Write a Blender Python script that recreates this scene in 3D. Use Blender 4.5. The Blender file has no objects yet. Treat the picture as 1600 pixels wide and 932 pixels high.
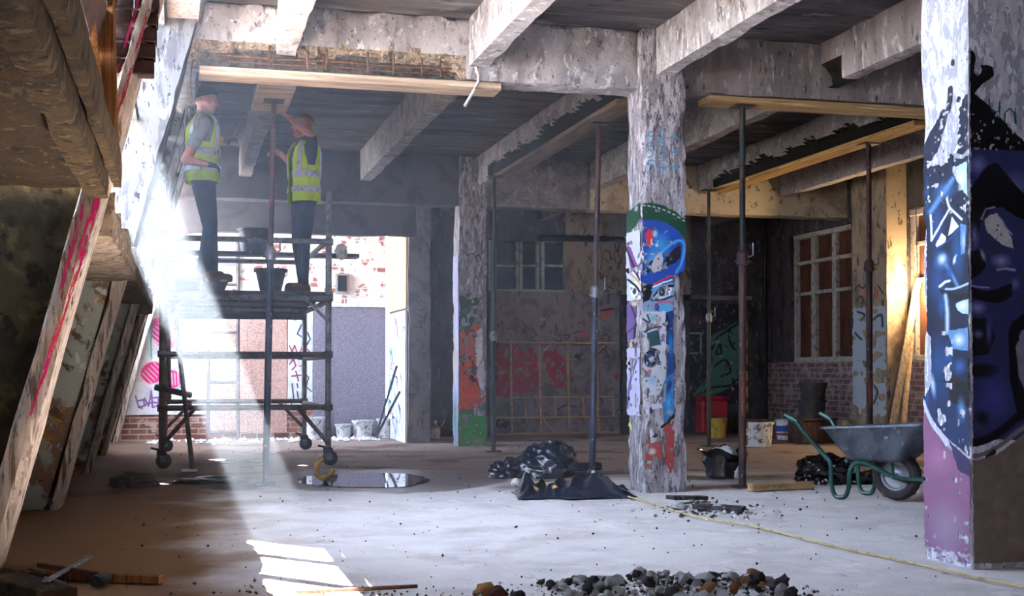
import bpy, bmesh, math, random
import numpy as np
from mathutils import Vector, Matrix, noise as mnoise

random.seed(7); np.random.seed(7)
SC = bpy.context.scene
COL = SC.collection

# ---------------------------------------------------------------- camera
F, HOR = 2000.0, 578.0                    # focal length in px of the 1600x932 frame, horizon row
YAW, PITCH, CAMZ = math.atan(518/2000), 0.0225, 0.95
SHIFT = (HOR-466-F*math.tan(PITCH))/1600
cam_d = bpy.data.cameras.new('camera'); cam = bpy.data.objects.new('camera', cam_d); COL.objects.link(cam)
cam.location = (0, 0, CAMZ)
cam.rotation_euler = (math.pi/2+PITCH, 0, -YAW)
cam_d.sensor_width = 36; cam_d.lens = F/1600*36; cam_d.shift_y = SHIFT
cam_d.clip_start = .05; cam_d.clip_end = 500
SC.camera = cam
# ---------------------------------------------------------------- world, sun, exposure
W = bpy.data.worlds.new('daylight'); SC.world = W; W.use_nodes = True
bg = W.node_tree.nodes['Background']; bg.inputs[0].default_value = (.62, .76, 1.0, 1); bg.inputs[1].default_value = 23.0
sd = bpy.data.lights.new('sun', 'SUN'); sd.energy = 340; sd.angle = math.radians(.6); sd.color = (1.0, .97, .93)
sun = bpy.data.objects.new('sun', sd); COL.objects.link(sun)
SUN_DIR = Vector((.98, -2.0, -2.45)).normalized()
sun.rotation_euler = SUN_DIR.to_track_quat('-Z', 'Y').to_euler()
sun.location = (-3, 20, 12)
SC.view_settings.view_transform = 'Standard'; SC.view_settings.look = 'None'
SC.view_settings.gamma = 1; SC.view_settings.use_curve_mapping = False
SC.view_settings.exposure = 0.58
SC.cycles.use_denoising = True
SC.cycles.max_bounces = 8; SC.cycles.diffuse_bounces = 5; SC.cycles.volume_bounces = 1
SC.cycles.sample_clamp_indirect = 12

# ---------------------------------------------------------------- placing helpers (photo frame -> real places)
_R = cam.rotation_euler.to_matrix()
def ray(px, py):
    return (_R @ Vector(((px-800)/F, -(py-466)/F + SHIFT*1600/F, -1))).normalized()
def fp(px, py, z=0.0):
    d = ray(px, py); t = (z-CAMZ)/d.z; return Vector((0, 0, CAMZ))+d*t
def atY(px, py, Y):
    d = ray(px, py); return Vector((0, 0, CAMZ))+d*(Y/d.y)
def atX(px, py, X):
    d = ray(px, py); return Vector((0, 0, CAMZ))+d*(X/d.x)

# ---------------------------------------------------------------- materials
def lin(c):
    if isinstance(c, (int, float)): c = (c, c, c)
    return tuple(((v/12.92) if v <= .04045 else ((v+.055)/1.055)**2.4) for v in c)
def rgb(r, g, b): return (r/255, g/255, b/255)
M = {}
def mat(name, base, layers=(), rough=.85, metal=0.0, bump=0.0, bscale=30, bdist=.01, emit=None, spec=.3, coat=0, attr=False, sub=0):
    """base colour (sRGB) covered by noise-shaped layers: (colour, scale, lo, hi, stretch, detail)"""
    m = bpy.data.materials.new(name); m.use_nodes = True; nt = m.node_tree; N = nt.nodes; L = nt.links
    b = N['Principled BSDF']
    b.inputs['Roughness'].default_value = rough; b.inputs['Metallic'].default_value = metal
    b.inputs['Specular IOR Level'].default_value = spec
    if coat: b.inputs['Coat Weight'].default_value = coat
    tc = N.new('ShaderNodeTexCoord')
    if attr:
        a = N.new('ShaderNodeAttribute'); a.attribute_name = 'Col'; cur = a.outputs['Color']
    else:
        r = N.new('ShaderNodeRGB'); r.outputs[0].default_value = (*lin(base), 1); cur = r.outputs[0]
    for i, ly in enumerate(layers):
        col, sc, lo, hi = ly[:4]; st = ly[4] if len(ly) > 4 else (1, 1, 1); det = ly[5] if len(ly) > 5 else 6
        mp = N.new('ShaderNodeMapping'); mp.inputs['Scale'].default_value = st
        mp.inputs['Location'].default_value = (i*3.7+len(name)*.31, i*1.9, i*5.3)
        L.new(tc.outputs['Object'], mp.inputs[0])
        n = N.new('ShaderNodeTexNoise'); n.inputs['Scale'].default_value = sc; n.inputs['Detail'].default_value = det
        n.inputs['Roughness'].default_value = .62; n.inputs['Distortion'].default_value = .4
        L.new(mp.outputs[0], n.inputs['Vector'])
        mr = N.new('ShaderNodeMapRange'); mr.inputs[1].default_value = lo; mr.inputs[2].default_value = hi
        L.new(n.outputs[0], mr.inputs[0])
        mx = N.new('ShaderNodeMix'); mx.data_type = 'RGBA'
        L.new(mr.outputs[0], mx.inputs[0]); L.new(cur, mx.inputs[6]); mx.inputs[7].default_value = (*lin(col), 1)
        cur = mx.outputs[2]
    L.new(cur, b.inputs['Base Color'])
    if bump:
        n = N.new('ShaderNodeTexNoise'); n.inputs['Scale'].default_value = bscale; n.inputs['Detail'].default_value = 8
        n.inputs['Roughness'].default_value = .65
        L.new(tc.outputs['Object'], n.inputs['Vector'])
        bp = N.new('ShaderNodeBump'); bp.inputs['Strength'].default_value = bump; bp.inputs['Distance'].default_value = bdist
        L.new(n.outputs[0], bp.inputs['Height']); L.new(bp.outputs[0], b.inputs['Normal'])
    if emit:
        b.inputs['Emission Color'].default_value = (*lin(emit[0]), 1); b.inputs['Emission Strength'].default_value = emit[1]
    if sub: b.inputs['Subsurface Weight'].default_value = sub; b.inputs['Subsurface Radius'].default_value = (.02, .008, .005)
    M[name] = m
    return m

mat('whitewash', rgb(176,172,176), [(rgb(140,136,142),4,.46,.62,(1,1,.5)), (rgb(112,106,108),9,.55,.64,(1,1,.45)), (rgb(210,208,212),14,.57,.62,(1,1,.6)), (rgb(118,104,92),1.6,.54,.72,(1,1,.3)), (rgb(70,66,70),44,.61,.67,(1,1,.6))], rough=.9, bump=.6, bscale=35, bdist=.012)
mat('old_concrete', rgb(136,129,132), [(rgb(108,102,105),4,.45,.62,(1,1,.5)), (rgb(170,164,166),16,.57,.64,(1,1,.3)), (rgb(92,78,68),1.4,.5,.72,(1,1,.4)), (rgb(54,50,52),26,.60,.67,(1,1,.3))], rough=.92, bump=.6, bscale=30, bdist=.012)
mat('slab_concrete', rgb(92,88,92), [(rgb(60,57,62),2.2,.45,.62,(.4,1.6,1)), (rgb(118,115,120),4.8,.57,.66,(.5,2,1)), (rgb(44,42,46),9,.58,.68,(.4,1.6,1))], rough=.92, bump=.4, bscale=20)
mat('column_paint', rgb(206,206,214), [(rgb(150,148,156),7,.50,.56,(1,1,.35)), (rgb(232,232,240),12,.54,.58,(1,1,.4)), (rgb(74,72,80),16,.62,.66,(1,1,.5)), (rgb(120,110,106),2,.6,.75,(1,1,.3))], rough=.85, bump=.8, bscale=18, bdist=.012)
mat('grey_column', rgb(138,131,136), [(rgb(182,176,184),24,.50,.56,(1,1,.22)), (rgb(88,80,86),34,.54,.60,(1,1,.25)), (rgb(56,50,54),60,.58,.64,(1,1,.5)), (rgb(206,204,212),14,.60,.65,(1,1,.3))], rough=.9, bump=.9, bscale=40, bdist=.012)
mat('pillar_paint', rgb(206,208,220), [(rgb(160,164,180),22,.48,.53,(1,1,.4)), (rgb(230,232,242),34,.55,.58,(1,1,.4)), (rgb(84,84,98),50,.64,.67)], rough=.8, bump=.7, bscale=36, bdist=.008)
mat('raker_white', rgb(92,95,102), [(rgb(70,73,81),9,.50,.58,(1,1,.3)), (rgb(38,40,47),30,.58,.63,(1,1,.3)), (rgb(48,50,59),5,.56,.63,(1,1,.15)), (rgb(110,113,120),16,.58,.62,(1,1,.3))], rough=.85, bump=.5, bscale=30)
mat('ledge_plaster', rgb(146,128,108), [(rgb(110,94,78),6,.46,.58), (rgb(176,160,142),14,.56,.62), (rgb(70,58,48),18,.59,.65)], rough=.92, bump=.9, bscale=26, bdist=.02)
mat('joist_concrete', rgb(134,128,130), [(rgb(104,98,102),4,.45,.62), (rgb(160,154,156),13,.57,.63), (rgb(76,70,72),26,.60,.67)], rough=.92, bump=.5, bscale=30)
mat('plank_dim', rgb(112,96,82), [(rgb(84,72,62),6,.46,.58,(6,.25,6))], rough=.9, bump=.4)  # darker copy of plank_grey, shade is put into the colour
mat('raker_raw', rgb(176,160,146), [(rgb(206,192,178),8,.5,.56,(3,3,.25)), (rgb(112,96,84),10,.54,.6,(3,3,.2)), (rgb(76,62,52),24,.6,.66,(2,2,.3))], rough=.9, bump=1, bscale=22, bdist=.02)
mat('peeling_wall', rgb(150,152,140), [(rgb(116,92,74),3.2,.50,.55), (rgb(160,112,46),4.6,.60,.63), (rgb(84,66,54),6,.57,.61), (rgb(182,184,174),8,.6,.63)], rough=.9, bump=.8, bscale=16, bdist=.015)
mat('soffit', rgb(66,48,26), [(rgb(42,30,16),1.6,.46,.62,(1,.5,1)), (rgb(96,80,52),9,.57,.62,(1.6,.8,1)), (rgb(24,17,10),6,.57,.62,(1.4,.8,1)), (rgb(88,58,22),2.6,.6,.7)], rough=.92, bump=1, bscale=26, bdist=.03)
mat('soffit_rib', rgb(92,72,42), [(rgb(62,47,27),7,.46,.58), (rgb(122,102,68),18,.57,.62), (rgb(36,27,17),22,.58,.64)], rough=.92, bump=1, bscale=34, bdist=.03)
mat('mould_wall', rgb(52,48,36), [(rgb(30,30,22),4,.45,.58), (rgb(72,70,48),7,.56,.63), (rgb(20,20,16),9,.52,.6)], rough=.95, bump=.8, bscale=18, bdist=.02)
mat('back_plaster', rgb(120,112,114), [(rgb(94,88,90),5,.48,.62), (rgb(70,64,66),14,.58,.66,(1,1,.5))], rough=.92, bump=.4)
mat('cream_plaster', rgb(140,124,104), [(rgb(104,90,76),4,.48,.62,(1,1,.5)), (rgb(72,62,54),14,.58,.64,(1,1,.4))], rough=.92, bump=.4)
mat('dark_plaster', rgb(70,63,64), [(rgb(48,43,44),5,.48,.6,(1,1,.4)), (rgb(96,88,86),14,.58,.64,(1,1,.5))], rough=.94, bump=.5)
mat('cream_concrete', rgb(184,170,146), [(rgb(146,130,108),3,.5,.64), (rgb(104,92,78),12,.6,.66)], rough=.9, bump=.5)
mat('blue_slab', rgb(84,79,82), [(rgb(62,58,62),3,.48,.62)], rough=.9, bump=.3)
mat('spall', rgb(160,142,124), [(rgb(110,94,80),22,.46,.56), (rgb(70,58,50),30,.58,.64), (rgb(196,182,166),40,.58,.62)], rough=.95, bump=1, bscale=60, bdist=.02)
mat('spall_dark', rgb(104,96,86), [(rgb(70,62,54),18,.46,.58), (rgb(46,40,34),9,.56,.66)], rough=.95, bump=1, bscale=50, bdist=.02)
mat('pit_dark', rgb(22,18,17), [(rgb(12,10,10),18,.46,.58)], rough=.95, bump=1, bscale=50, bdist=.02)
mat('rebar', rgb(84,62,50), [(rgb(122,84,58),30,.5,.6)], rough=.85, metal=.2)
mat('plank_grey', rgb(178,154,134), [(rgb(134,114,98),6,.46,.58,(.25,6,6)), (rgb(206,186,166),9,.56,.64,(.2,6,6))], rough=.85, bump=.4, bscale=40)
mat('plank_y', rgb(178,140,84), [(rgb(140,106,62),6,.46,.58,(6,.25,6)), (rgb(200,166,106),9,.56,.64,(6,.2,6))], rough=.85, bump=.4, bscale=40)
mat('plank_tan', rgb(170,140,100), [(rgb(130,104,74),6,.46,.58,(.25,6,6)), (rgb(196,170,128),9,.56,.64,(.2,6,6))], rough=.85, bump=.4, bscale=40)
mat('timber_orange', rgb(126,80,38), [(rgb(86,50,24),8,.46,.58,(5,5,.2)), (rgb(150,102,54),12,.56,.64,(6,6,.2))], rough=.8, bump=.6, bscale=40)
mat('timber_pale', rgb(186,166,138), [(rgb(150,128,102),8,.46,.58,(5,5,.2))], rough=.85, bump=.4)
mat('red_brick', rgb(58,35,31), [(rgb(42,26,24),6,.46,.6), (rgb(78,58,54),12,.58,.64)], rough=.92, bump=.6)
mat('prop_steel', rgb(82,60,58), [(rgb(52,46,54),5,.46,.58,(1,1,.3)), (rgb(116,66,54),12,.54,.62,(1,1,.4)), (rgb(128,120,124),20,.64,.68)], rough=.6, metal=.35, bump=.3)
mat('prop_blue', rgb(62,68,86), [(rgb(46,46,58),5,.46,.58,(1,1,.3)), (rgb(92,64,58),9,.56,.62,(1,1,.4)), (rgb(150,150,160),20,.63,.67)], rough=.5, metal=.4, bump=.3)
mat('prop_green', rgb(52,62,62), [(rgb(40,42,46),5,.46,.58,(1,1,.3)), (rgb(84,62,54),9,.58,.64,(1,1,.4))], rough=.55, metal=.35, bump=.3)
mat('galv', rgb(120,120,126), [(rgb(92,92,98),10,.46,.58), (rgb(150,140,132),18,.58,.64)], rough=.55, metal=.55, bump=.25)
mat('scaf_rust', rgb(96,86,84), [(rgb(72,62,60),8,.46,.58), (rgb(124,104,92),16,.58,.64)], rough=.7, metal=.3, bump=.25)
mat('scaf_board', rgb(92,88,92), [(rgb(70,64,66),6,.46,.58,(.3,5,5)), (rgb(128,122,120),12,.58,.66)], rough=.9, bump=.5)
mat('black_rubber', rgb(40,38,40), [(rgb(66,60,58),12,.52,.66)], rough=.8, bump=.3)
mat('black_plastic', rgb(40,40,44), [(rgb(70,66,64),9,.52,.62)], rough=.55, bump=.2)
mat('bag', rgb(14,20,38), [(rgb(22,32,58),5,.48,.62)], rough=.16, spec=.9, bump=.2, bscale=22, bdist=.03)
mat('bag_black', rgb(12,12,18), [(rgb(22,24,34),6,.48,.62)], rough=.2, spec=.8, bump=.2, bscale=28, bdist=.03)
mat('tarp', rgb(18,22,36), [(rgb(34,46,70),4,.52,.62), (rgb(12,36,66),7,.58,.64)], rough=.2, spec=.9, bump=.2, bscale=18, bdist=.03)
mat('barrow_tray', rgb(116,124,136), [(rgb(92,98,110),5,.46,.58), (rgb(160,164,172),14,.60,.66,(1,1,.4)), (rgb(84,76,74),3,.6,.7)], rough=.45, metal=.7, bump=.15)
mat('barrow_green', rgb(18,74,66), [(rgb(12,52,50),8,.46,.58), (rgb(80,96,92),18,.64,.68)], rough=.4, spec=.5)
mat('rim_grey', rgb(136,138,146), [(rgb(110,110,118),10,.5,.6)], rough=.5, metal=.5)
mat('tyre', rgb(52,46,50), [(rgb(84,74,72),8,.5,.62)], rough=.85, bump=.3)
mat('hose', rgb(190,174,116), [(rgb(150,134,84),12,.5,.62)], rough=.6)
mat('white_tub', rgb(206,206,206), [(rgb(150,146,144),9,.52,.58), (rgb(96,90,90),16,.58,.63)], rough=.6)
mat('yellow_tub', rgb(176,146,50), [(rgb(130,104,40),8,.5,.62)], rough=.6)
mat('red_box', rgb(170,32,40), [(rgb(110,24,30),5,.5,.62)], rough=.6)
mat('dark_box', rgb(74,52,46), [(rgb(52,38,36),8,.5,.6)], rough=.85)
mat('tub_blue_print', rgb(52,76,150), rough=.6)
mat('tub_red_print', rgb(150,50,56), rough=.6)
mat('osb', rgb(196,160,146), [(rgb(166,126,112),40,.50,.56), (rgb(218,186,172),55,.55,.60), (rgb(150,110,96),90,.58,.62)], rough=.9, bump=.3, bscale=60)
mat('osb_grey', rgb(128,120,134), [(rgb(104,96,112),45,.50,.56), (rgb(156,148,160),60,.55,.60)], rough=.9, bump=.3, bscale=60)  # the osb board again, its shadow put into a greyer colour
mat('ply', rgb(214,178,142), [(rgb(190,152,116),4,.5,.62,(4,4,.3))], rough=.85)
mat('white_panel', rgb(218,222,226), [(rgb(196,202,208),6,.52,.6)], rough=.7)
mat('frame_paint', rgb(132,146,144), [(rgb(98,108,106),12,.52,.6)], rough=.75, bump=.3)
mat('frame_grey', rgb(160,152,144), [(rgb(120,110,104),12,.52,.6)], rough=.8, bump=.3)
mat('pane_dark', rgb(28,30,38), [(rgb(44,46,56),5,.5,.62)], rough=.22, spec=.5)
mat('pane_board', rgb(86,50,34), [(rgb(64,36,26),5,.46,.6,(1,1,.4))], rough=.85)
mat('louvre', rgb(206,212,220), rough=.6)
mat('vest', rgb(196,226,40), [(rgb(166,196,34),6,.5,.64), (rgb(96,104,54),16,.66,.69)], rough=.75, bump=.3, bscale=14, bdist=.02)
mat('vest_pale', rgb(176,206,60), [(rgb(150,182,52),6,.5,.64), (rgb(90,96,60),14,.64,.68)], rough=.75, bump=.3, bscale=14, bdist=.02)
mat('reflector', rgb(206,210,214), [(rgb(150,152,158),12,.55,.62), (rgb(70,72,78),14,.65,.68)], rough=.4)
mat('skin', rgb(196,132,112), [(rgb(178,108,92),8,.5,.64)], rough=.6, sub=.05)
mat('tee_dark', rgb(30,34,52), [(rgb(22,24,38),6,.5,.62)], rough=.9, bump=.4, bscale=12, bdist=.03)
mat('tee_grey', rgb(150,150,156), [(rgb(126,126,134),6,.5,.62)], rough=.9, bump=.4, bscale=12, bdist=.03)
mat('jeans', rgb(34,40,62), [(rgb(24,28,46),6,.5,.62)], rough=.9, bump=.5, bscale=10, bdist=.04)
mat('trousers', rgb(40,48,70), [(rgb(30,36,54),6,.5,.62)], rough=.9, bump=.5, bscale=10, bdist=.04)
mat('boot', rgb(96,66,52), [(rgb(66,46,40),9,.5,.62)], rough=.8, bump=.4)
mat('hair_dark', rgb(30,26,28), [(rgb(44,38,38),40,.5,.6)], rough=.7, bump=.8, bscale=80)
mat('hair_ginger', rgb(128,82,66), [(rgb(104,64,52),40,.5,.6)], rough=.75, bump=.6, bscale=80)
mat('eye', rgb(30,24,24), rough=.3)
mat('lips', rgb(150,84,78), rough=.6)
mat('glove', rgb(70,74,84), [(rgb(50,52,60),10,.5,.6)], rough=.9)
mat('trowel', rgb(120,120,126), rough=.4, metal=.8)
mat('chalk', rgb(206,202,200), [(rgb(150,144,142),20,.5,.6)], rough=.95, bump=.8, bscale=30)
mat('rubble_dark', rgb(74,66,70), [(rgb(48,42,46),16,.46,.56), (rgb(150,150,160),24,.58,.64)], rough=.95, bump=1, bscale=50, bdist=.015)
mat('rubble_pale', rgb(232,232,236), [(rgb(186,184,188),18,.52,.60), (rgb(96,88,88),26,.62,.66)], rough=.95, bump=1, bscale=50, bdist=.015)
mat('rubble_tan', rgb(186,138,86), [(rgb(140,92,56),18,.5,.6)], rough=.95, bump=1, bscale=50, bdist=.015)
mat('rubble_red', rgb(96,46,44), [(rgb(64,32,32),18,.5,.6)], rough=.95, bump=1, bscale=50, bdist=.015)
mat('yellow_web', rgb(150,118,44), [(rgb(104,80,36),12,.5,.6)], rough=.7)
mat('bulb', rgb(255,220,170), emit=(rgb(255,214,150), 60))
mat('paint', (1,1,1), attr=True, rough=.6, bump=.3, bscale=40, bdist=.006)
mat('paint_old', (1,1,1), [(rgb(140,132,132),14,.6,.66,(1,1,.6))], attr=True, rough=.85, bump=.3, bscale=30)
mat('outside', rgb(150,148,144), [(rgb(120,116,110),2,.5,.6)], rough=.95)

# floor: dusty screed, earthy where the dirt was trodden in, wet around the puddle
def floor_material():
    m = mat('floor_screed', rgb(220,213,212), [(rgb(202,194,194),2.2,.44,.64), (rgb(228,222,222),5,.54,.66), (rgb(186,174,168),.9,.60,.74), (rgb(182,172,170),9,.63,.71,(1,.35,1)), (rgb(150,140,136),60,.64,.67)], rough=.9, bump=.35, bscale=20, bdist=.012)
    nt = m.node_tree; N = nt.nodes; L = nt.links; b = N['Principled BSDF']
    cur = b.inputs['Base Color'].links[0].from_socket
    tc = N.new('ShaderNodeTexCoord'); sep = N.new('ShaderNodeSeparateXYZ'); L.new(tc.outputs['Object'], sep.inputs[0])
    wob = N.new('ShaderNodeTexNoise'); wob.inputs['Scale'].default_value = 1.3; wob.inputs['Detail'].default_value = 7
    L.new(tc.outputs['Object'], wob.inputs['Vector'])
    def mth(op, a, b_, c=None):
        n = N.new('ShaderNodeMath'); n.operation = op
        for i, v in enumerate((a, b_, c)):
            if v is None: continue
            if hasattr(v, 'is_linked'): L.new(v, n.inputs[i])
            else: n.inputs[i].default_value = v
        return n.outputs[0]
    def rng(v, a, b_, c=0, d=1):
        n = N.new('ShaderNodeMapRange'); L.new(v, n.inputs[0]); n.interpolation_type = 'SMOOTHSTEP'
        for i, k in enumerate((a, b_, c, d)): n.inputs[i+1].default_value = k
        return n.outputs[0]
    def over(col, fac):
        nonlocal cur
        x = N.new('ShaderNodeMix'); x.data_type = 'RGBA'; L.new(fac, x.inputs[0]); L.new(cur, x.inputs[6]); x.inputs[7].default_value = (*lin(col), 1)
        cur = x.outputs[2]
    X = mth('ADD', sep.outputs[0], mth('MULTIPLY', mth('SUBTRACT', wob.outputs[0], .5), 2.2))
    Y = mth('ADD', sep.outputs[1], mth('MULTIPLY', mth('SUBTRACT', wob.outputs[0], .5), 3.0))
    over(rgb(118,84,44), mth('MULTIPLY', rng(X, .85, -.1), .95))           # earth trodden in along the raked wall
    over(rgb(116,90,76), mth('MULTIPLY', rng(Y, 9.7, 11.6), .85))         # dirt of the unswept back bays
    over(rgb(96,78,66), mth('MULTIPLY', rng(Y, 10.0, 11.0), rng(wob.outputs[0], .52, .62)))
    # wet ring
    c = fp(590, 748); rx, ry = 1.05, 1.25
    dx = mth('DIVIDE', mth('SUBTRACT', sep.outputs[0], c.x), rx); dy = mth('DIVIDE', mth('SUBTRACT', sep.outputs[1], c.y), ry)
    d = mth('ADD', mth('SQRT', mth('ADD', mth('MULTIPLY', dx, dx), mth('MULTIPLY', dy, dy)), 0), mth('MULTIPLY', mth('SUBTRACT', wob.outputs[0], .5), 1.0))
    wet = rng(d, 1.0, .9)
    over(rgb(92,74,68), mth('MULTIPLY', wet, .85))
    L.new(cur, b.inputs['Base Color'])
    L.new(rng(wet, 0, 1, .92, .4), b.inputs['Roughness'])
floor_material()
m = mat('puddle_water', rgb(70,58,54), rough=.03, spec=.6)

# haze material
hz = bpy.data.materials.new('haze'); hz.use_nodes = True; nt = hz.node_tree
nt.nodes.remove(nt.nodes['Principled BSDF'])
vs = nt.nodes.new('ShaderNodeVolumeScatter'); vs.inputs['Color'].default_value = (.72, .84, 1, 1)
vs.inputs['Density'].default_value = .0165; vs.inputs['Anisotropy'].default_value = .35
nt.links.new(vs.outputs[0], nt.nodes['Material Output'].inputs['Volume'])
M['haze'] = hz

# ---------------------------------------------------------------- object helpers
def tag(o, label=None, cat=None, group=None, kind=None):
    if label: o['label'] = label
    if cat: o['category'] = cat
    if group: o['group'] = group
    if kind: o['kind'] = kind
    return o
def link(name, me, material=None, parent=None):
    o = bpy.data.objects.new(name, me); COL.objects.link(o)
    if material is not None and me is not None and not me.materials: me.materials.append(M[material] if isinstance(material, str) else material)
    if parent is not None: o.parent = parent
    return o
def empty(name, loc=(0,0,0), rz=0, label=None, cat=None, group=None, kind=None):
    o = bpy.data.objects.new(name, None); COL.objects.link(o); o.location = loc; o.rotation_euler = (0, 0, rz)
    return tag(o, label, cat, group, kind)
def copy_tree(o, parent=None):
    c = o.copy(); COL.objects.link(c)
    if parent is not None: c.parent = parent
    for ch in list(o.children): copy_tree(ch, c)
    return c
def mesh(name, vs, fs, smooth=False, sharp=None):
    me = bpy.data.meshes.new(name); me.from_pydata([tuple(v) for v in vs], [], fs); me.update()
    if smooth: me.polygons.foreach_set('use_smooth', [True]*len(me.polygons))
    if sharp is not None: me.set_sharp_from_angle(angle=math.radians(sharp))
    return me
class MB:
    """collects shapes for one mesh"""
    def __init__(s): s.v = []; s.f = []
    def add(s, vs, fs):
        k = len(s.v); s.v += [Vector(v) for v in vs]; s.f += [tuple(i+k for i in f) for f in fs]; return s
    def box(s, c, d, R=None, bev=0.0):
        c = Vector(c); hx, hy, hz_ = d[0]/2, d[1]/2, d[2]/2
        if bev <= 0:
            P = [Vector((x*hx, y*hy, z*hz_)) for z in (-1,1) for y in (-1,1) for x in (-1,1)]
            fs = [(0,2,3,1),(4,5,7,6),(0,1,5,4),(2,6,7,3),(0,4,6,2),(1,3,7,5)]
        else:
            bm = bmesh.new(); bmesh.ops.create_cube(bm, size=1)
            bmesh.ops.scale(bm, vec=d, verts=bm.verts); bmesh.ops.bevel(bm, geom=bm.edges[:], offset=bev, segments=1, affect='EDGES')
            bm.verts.index_update(); P = [v.co.copy() for v in bm.verts]; fs = [tuple(v.index for v in f.verts) for f in bm.faces]; bm.free()
        if R is not None: P = [R @ p for p in P]
        return s.add([p+c for p in P], fs)
    def bar(s, a, b, w, h, up=(0,0,1), bev=0.0):
        a, b = Vector(a), Vector(b); y = (b-a); L_ = y.length; y.normalize(); u = Vector(up)
        x = y.cross(u)
        if x.length < 1e-4: x = y.cross(Vector((1,0,0)))
        x.normalize(); z = x.cross(y)
        R = Matrix((x, y, z)).transposed()
        return s.box((a+b)/2, (w, L_, h), R, bev)
    def tube(s, pts, r, n=10, smooth=0, caps=True, closed=False):
        pts = [Vector(p) for p in pts]
        if smooth:
            out = []; m_ = len(pts); rng_ = range(m_ if closed else m_-1)
            for i in rng_:
                p0 = pts[(i-1) % m_] if (closed or i > 0) else pts[i]; p1 = pts[i]; p2 = pts[(i+1) % m_]
                p3 = pts[(i+2) % m_] if (closed or i+2 < m_) else p2
                for k in range(smooth):
                    t = k/smooth
                    out.append(.5*((2*p1)+(p2-p0)*t+(2*p0-5*p1+4*p2-p3)*t*t+(3*p1-p0-3*p2+p3)*t**3))
            if not closed: out.append(pts[-1])
            pts = out
        m_ = len(pts); rad = r if isinstance(r, (list, tuple)) else None
        nrm = None; vs = []
        for i, p in enumerate(pts):
            if closed: t = pts[(i+1) % m_]-pts[i-1]
            else: t = pts[min(i+1, m_-1)]-pts[max(i-1, 0)]
            if t.length < 1e-9: t = Vector((0,0,1))
            t.normalize()
            if nrm is None:
                nrm = t.cross(Vector((0,0,1)))
                if nrm.length < .1: nrm = t.cross(Vector((1,0,0)))
            nrm = nrm-t*nrm.dot(t); nrm.normalize(); bn = t.cross(nrm)
            rr = r if rad is None else rad[0]+(rad[-1]-rad[0])*i/(m_-1) if len(rad) == 2 else rad[i]
            vs += [p+(nrm*math.cos(2*math.pi*k/n)+bn*math.sin(2*math.pi*k/n))*rr for k in range(n)]
        fs = []
        for i in range(m_ if closed else m_-1):
            j = (i+1) % m_
            fs += [(i*n+k, i*n+(k+1) % n, j*n+(k+1) % n, j*n+k) for k in range(n)]
        if caps and not closed: fs += [tuple(range(n-1, -1, -1)), tuple((m_-1)*n+k for k in range(n))]
        return s.add(vs, fs)
    def lathe(s, prof, c=(0,0,0), n=20, axis='z', R=None):
        c = Vector(c); vs = []
        for (r, h) in prof:
            for k in range(n):
                a = 2*math.pi*k/n; p = Vector((r*math.cos(a), r*math.sin(a), h))
                if axis == 'x': p = Vector((p.z, p.x, p.y))
                if axis == 'y': p = Vector((p.x, p.z, p.y))
                if R is not None: p = R @ p
                vs.append(p+c)
        fs = [(i*n+k, i*n+(k+1) % n, (i+1)*n+(k+1) % n, (i+1)*n+k) for i in range(len(prof)-1) for k in range(n)]
        return s.add(vs, fs)
    def build(s, name, material, parent=None, smooth=True, sharp=35):
        me = mesh(name, s.v, s.f, smooth, sharp if smooth else None)
        if parent is not None and parent.type == 'EMPTY' and False: pass
        return link(name, me, material, parent)
def nz(p, f, o=0.0): return mnoise.noise(Vector((p[0]*f+o, p[1]*f+o*1.3, p[2]*f-o)))
def surf_off(p):                           # shared low relief of every cast surface
    return .010*nz(p, 1.7, 3.1)+.004*nz(p, 6, 1.7)
def rbox(name, x0, x1, y0, y1, z0, z1, material, seg=.12, chip=.02, shear=0.0, parent=None, dent=None, relief=1.0):
    """a cast block: subdivided, softly uneven, chipped along its edges; shear leans it (x += shear*z)"""
    n = [max(1, int(round((b-a)/seg))) for a, b in ((x0,x1),(y0,y1),(z0,z1))]
    idx = {}; vs = []; fs = []
    lo = (x0,y0,z0); hi = (x1,y1,z1)
    def vid(i, j, k):
        key = (i, j, k)
        if key in idx: return idx[key]
        g = [lo[a]+(hi[a]-lo[a])*key[a]/n[a] for a in range(3)]
        p = Vector(g); on = [(-1 if key[a] == 0 else 1 if key[a] == n[a] else 0) for a in range(3)]
        so = surf_off(p)*relief
        q = p.copy()
        for a in range(3):
            if on[a]: q[a] += on[a]*so
        if sum(1 for a in on if a) >= 2:
            c = chip*max(0, nz(p, 3.3, 9.1)+.15)+chip*.9*max(0, nz(p, 11, 4.4)) + .003
            for a in range(3):
                if on[a]: q[a] -= on[a]*c
        if dent:
            for a in range(3):
                if on[a]:
                    q[a] -= on[a]*dent(p, a, on[a])
        q.x += shear*q.z
        idx[key] = len(vs); vs.append(q); return idx[key]
    for a in range(3):
        b, c = (a+1) % 3, (a+2) % 3
        for side in (0, n[a]):
            for i in range(n[b]):
                for j in range(n[c]):
                    q = []
                    for (di, dj) in ((0,0),(1,0),(1,1),(0,1)):
                        k = [0,0,0]; k[a] = side; k[b] = i+di; k[c] = j+dj; q.append(vid(*k))
                    fs.append(tuple(q) if side else tuple(q[::-1]))
    return link(name, mesh(name, vs, fs, True, 40), material, parent)
def struct(o, label, cat): return tag(o, label, cat, kind='structure')
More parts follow.
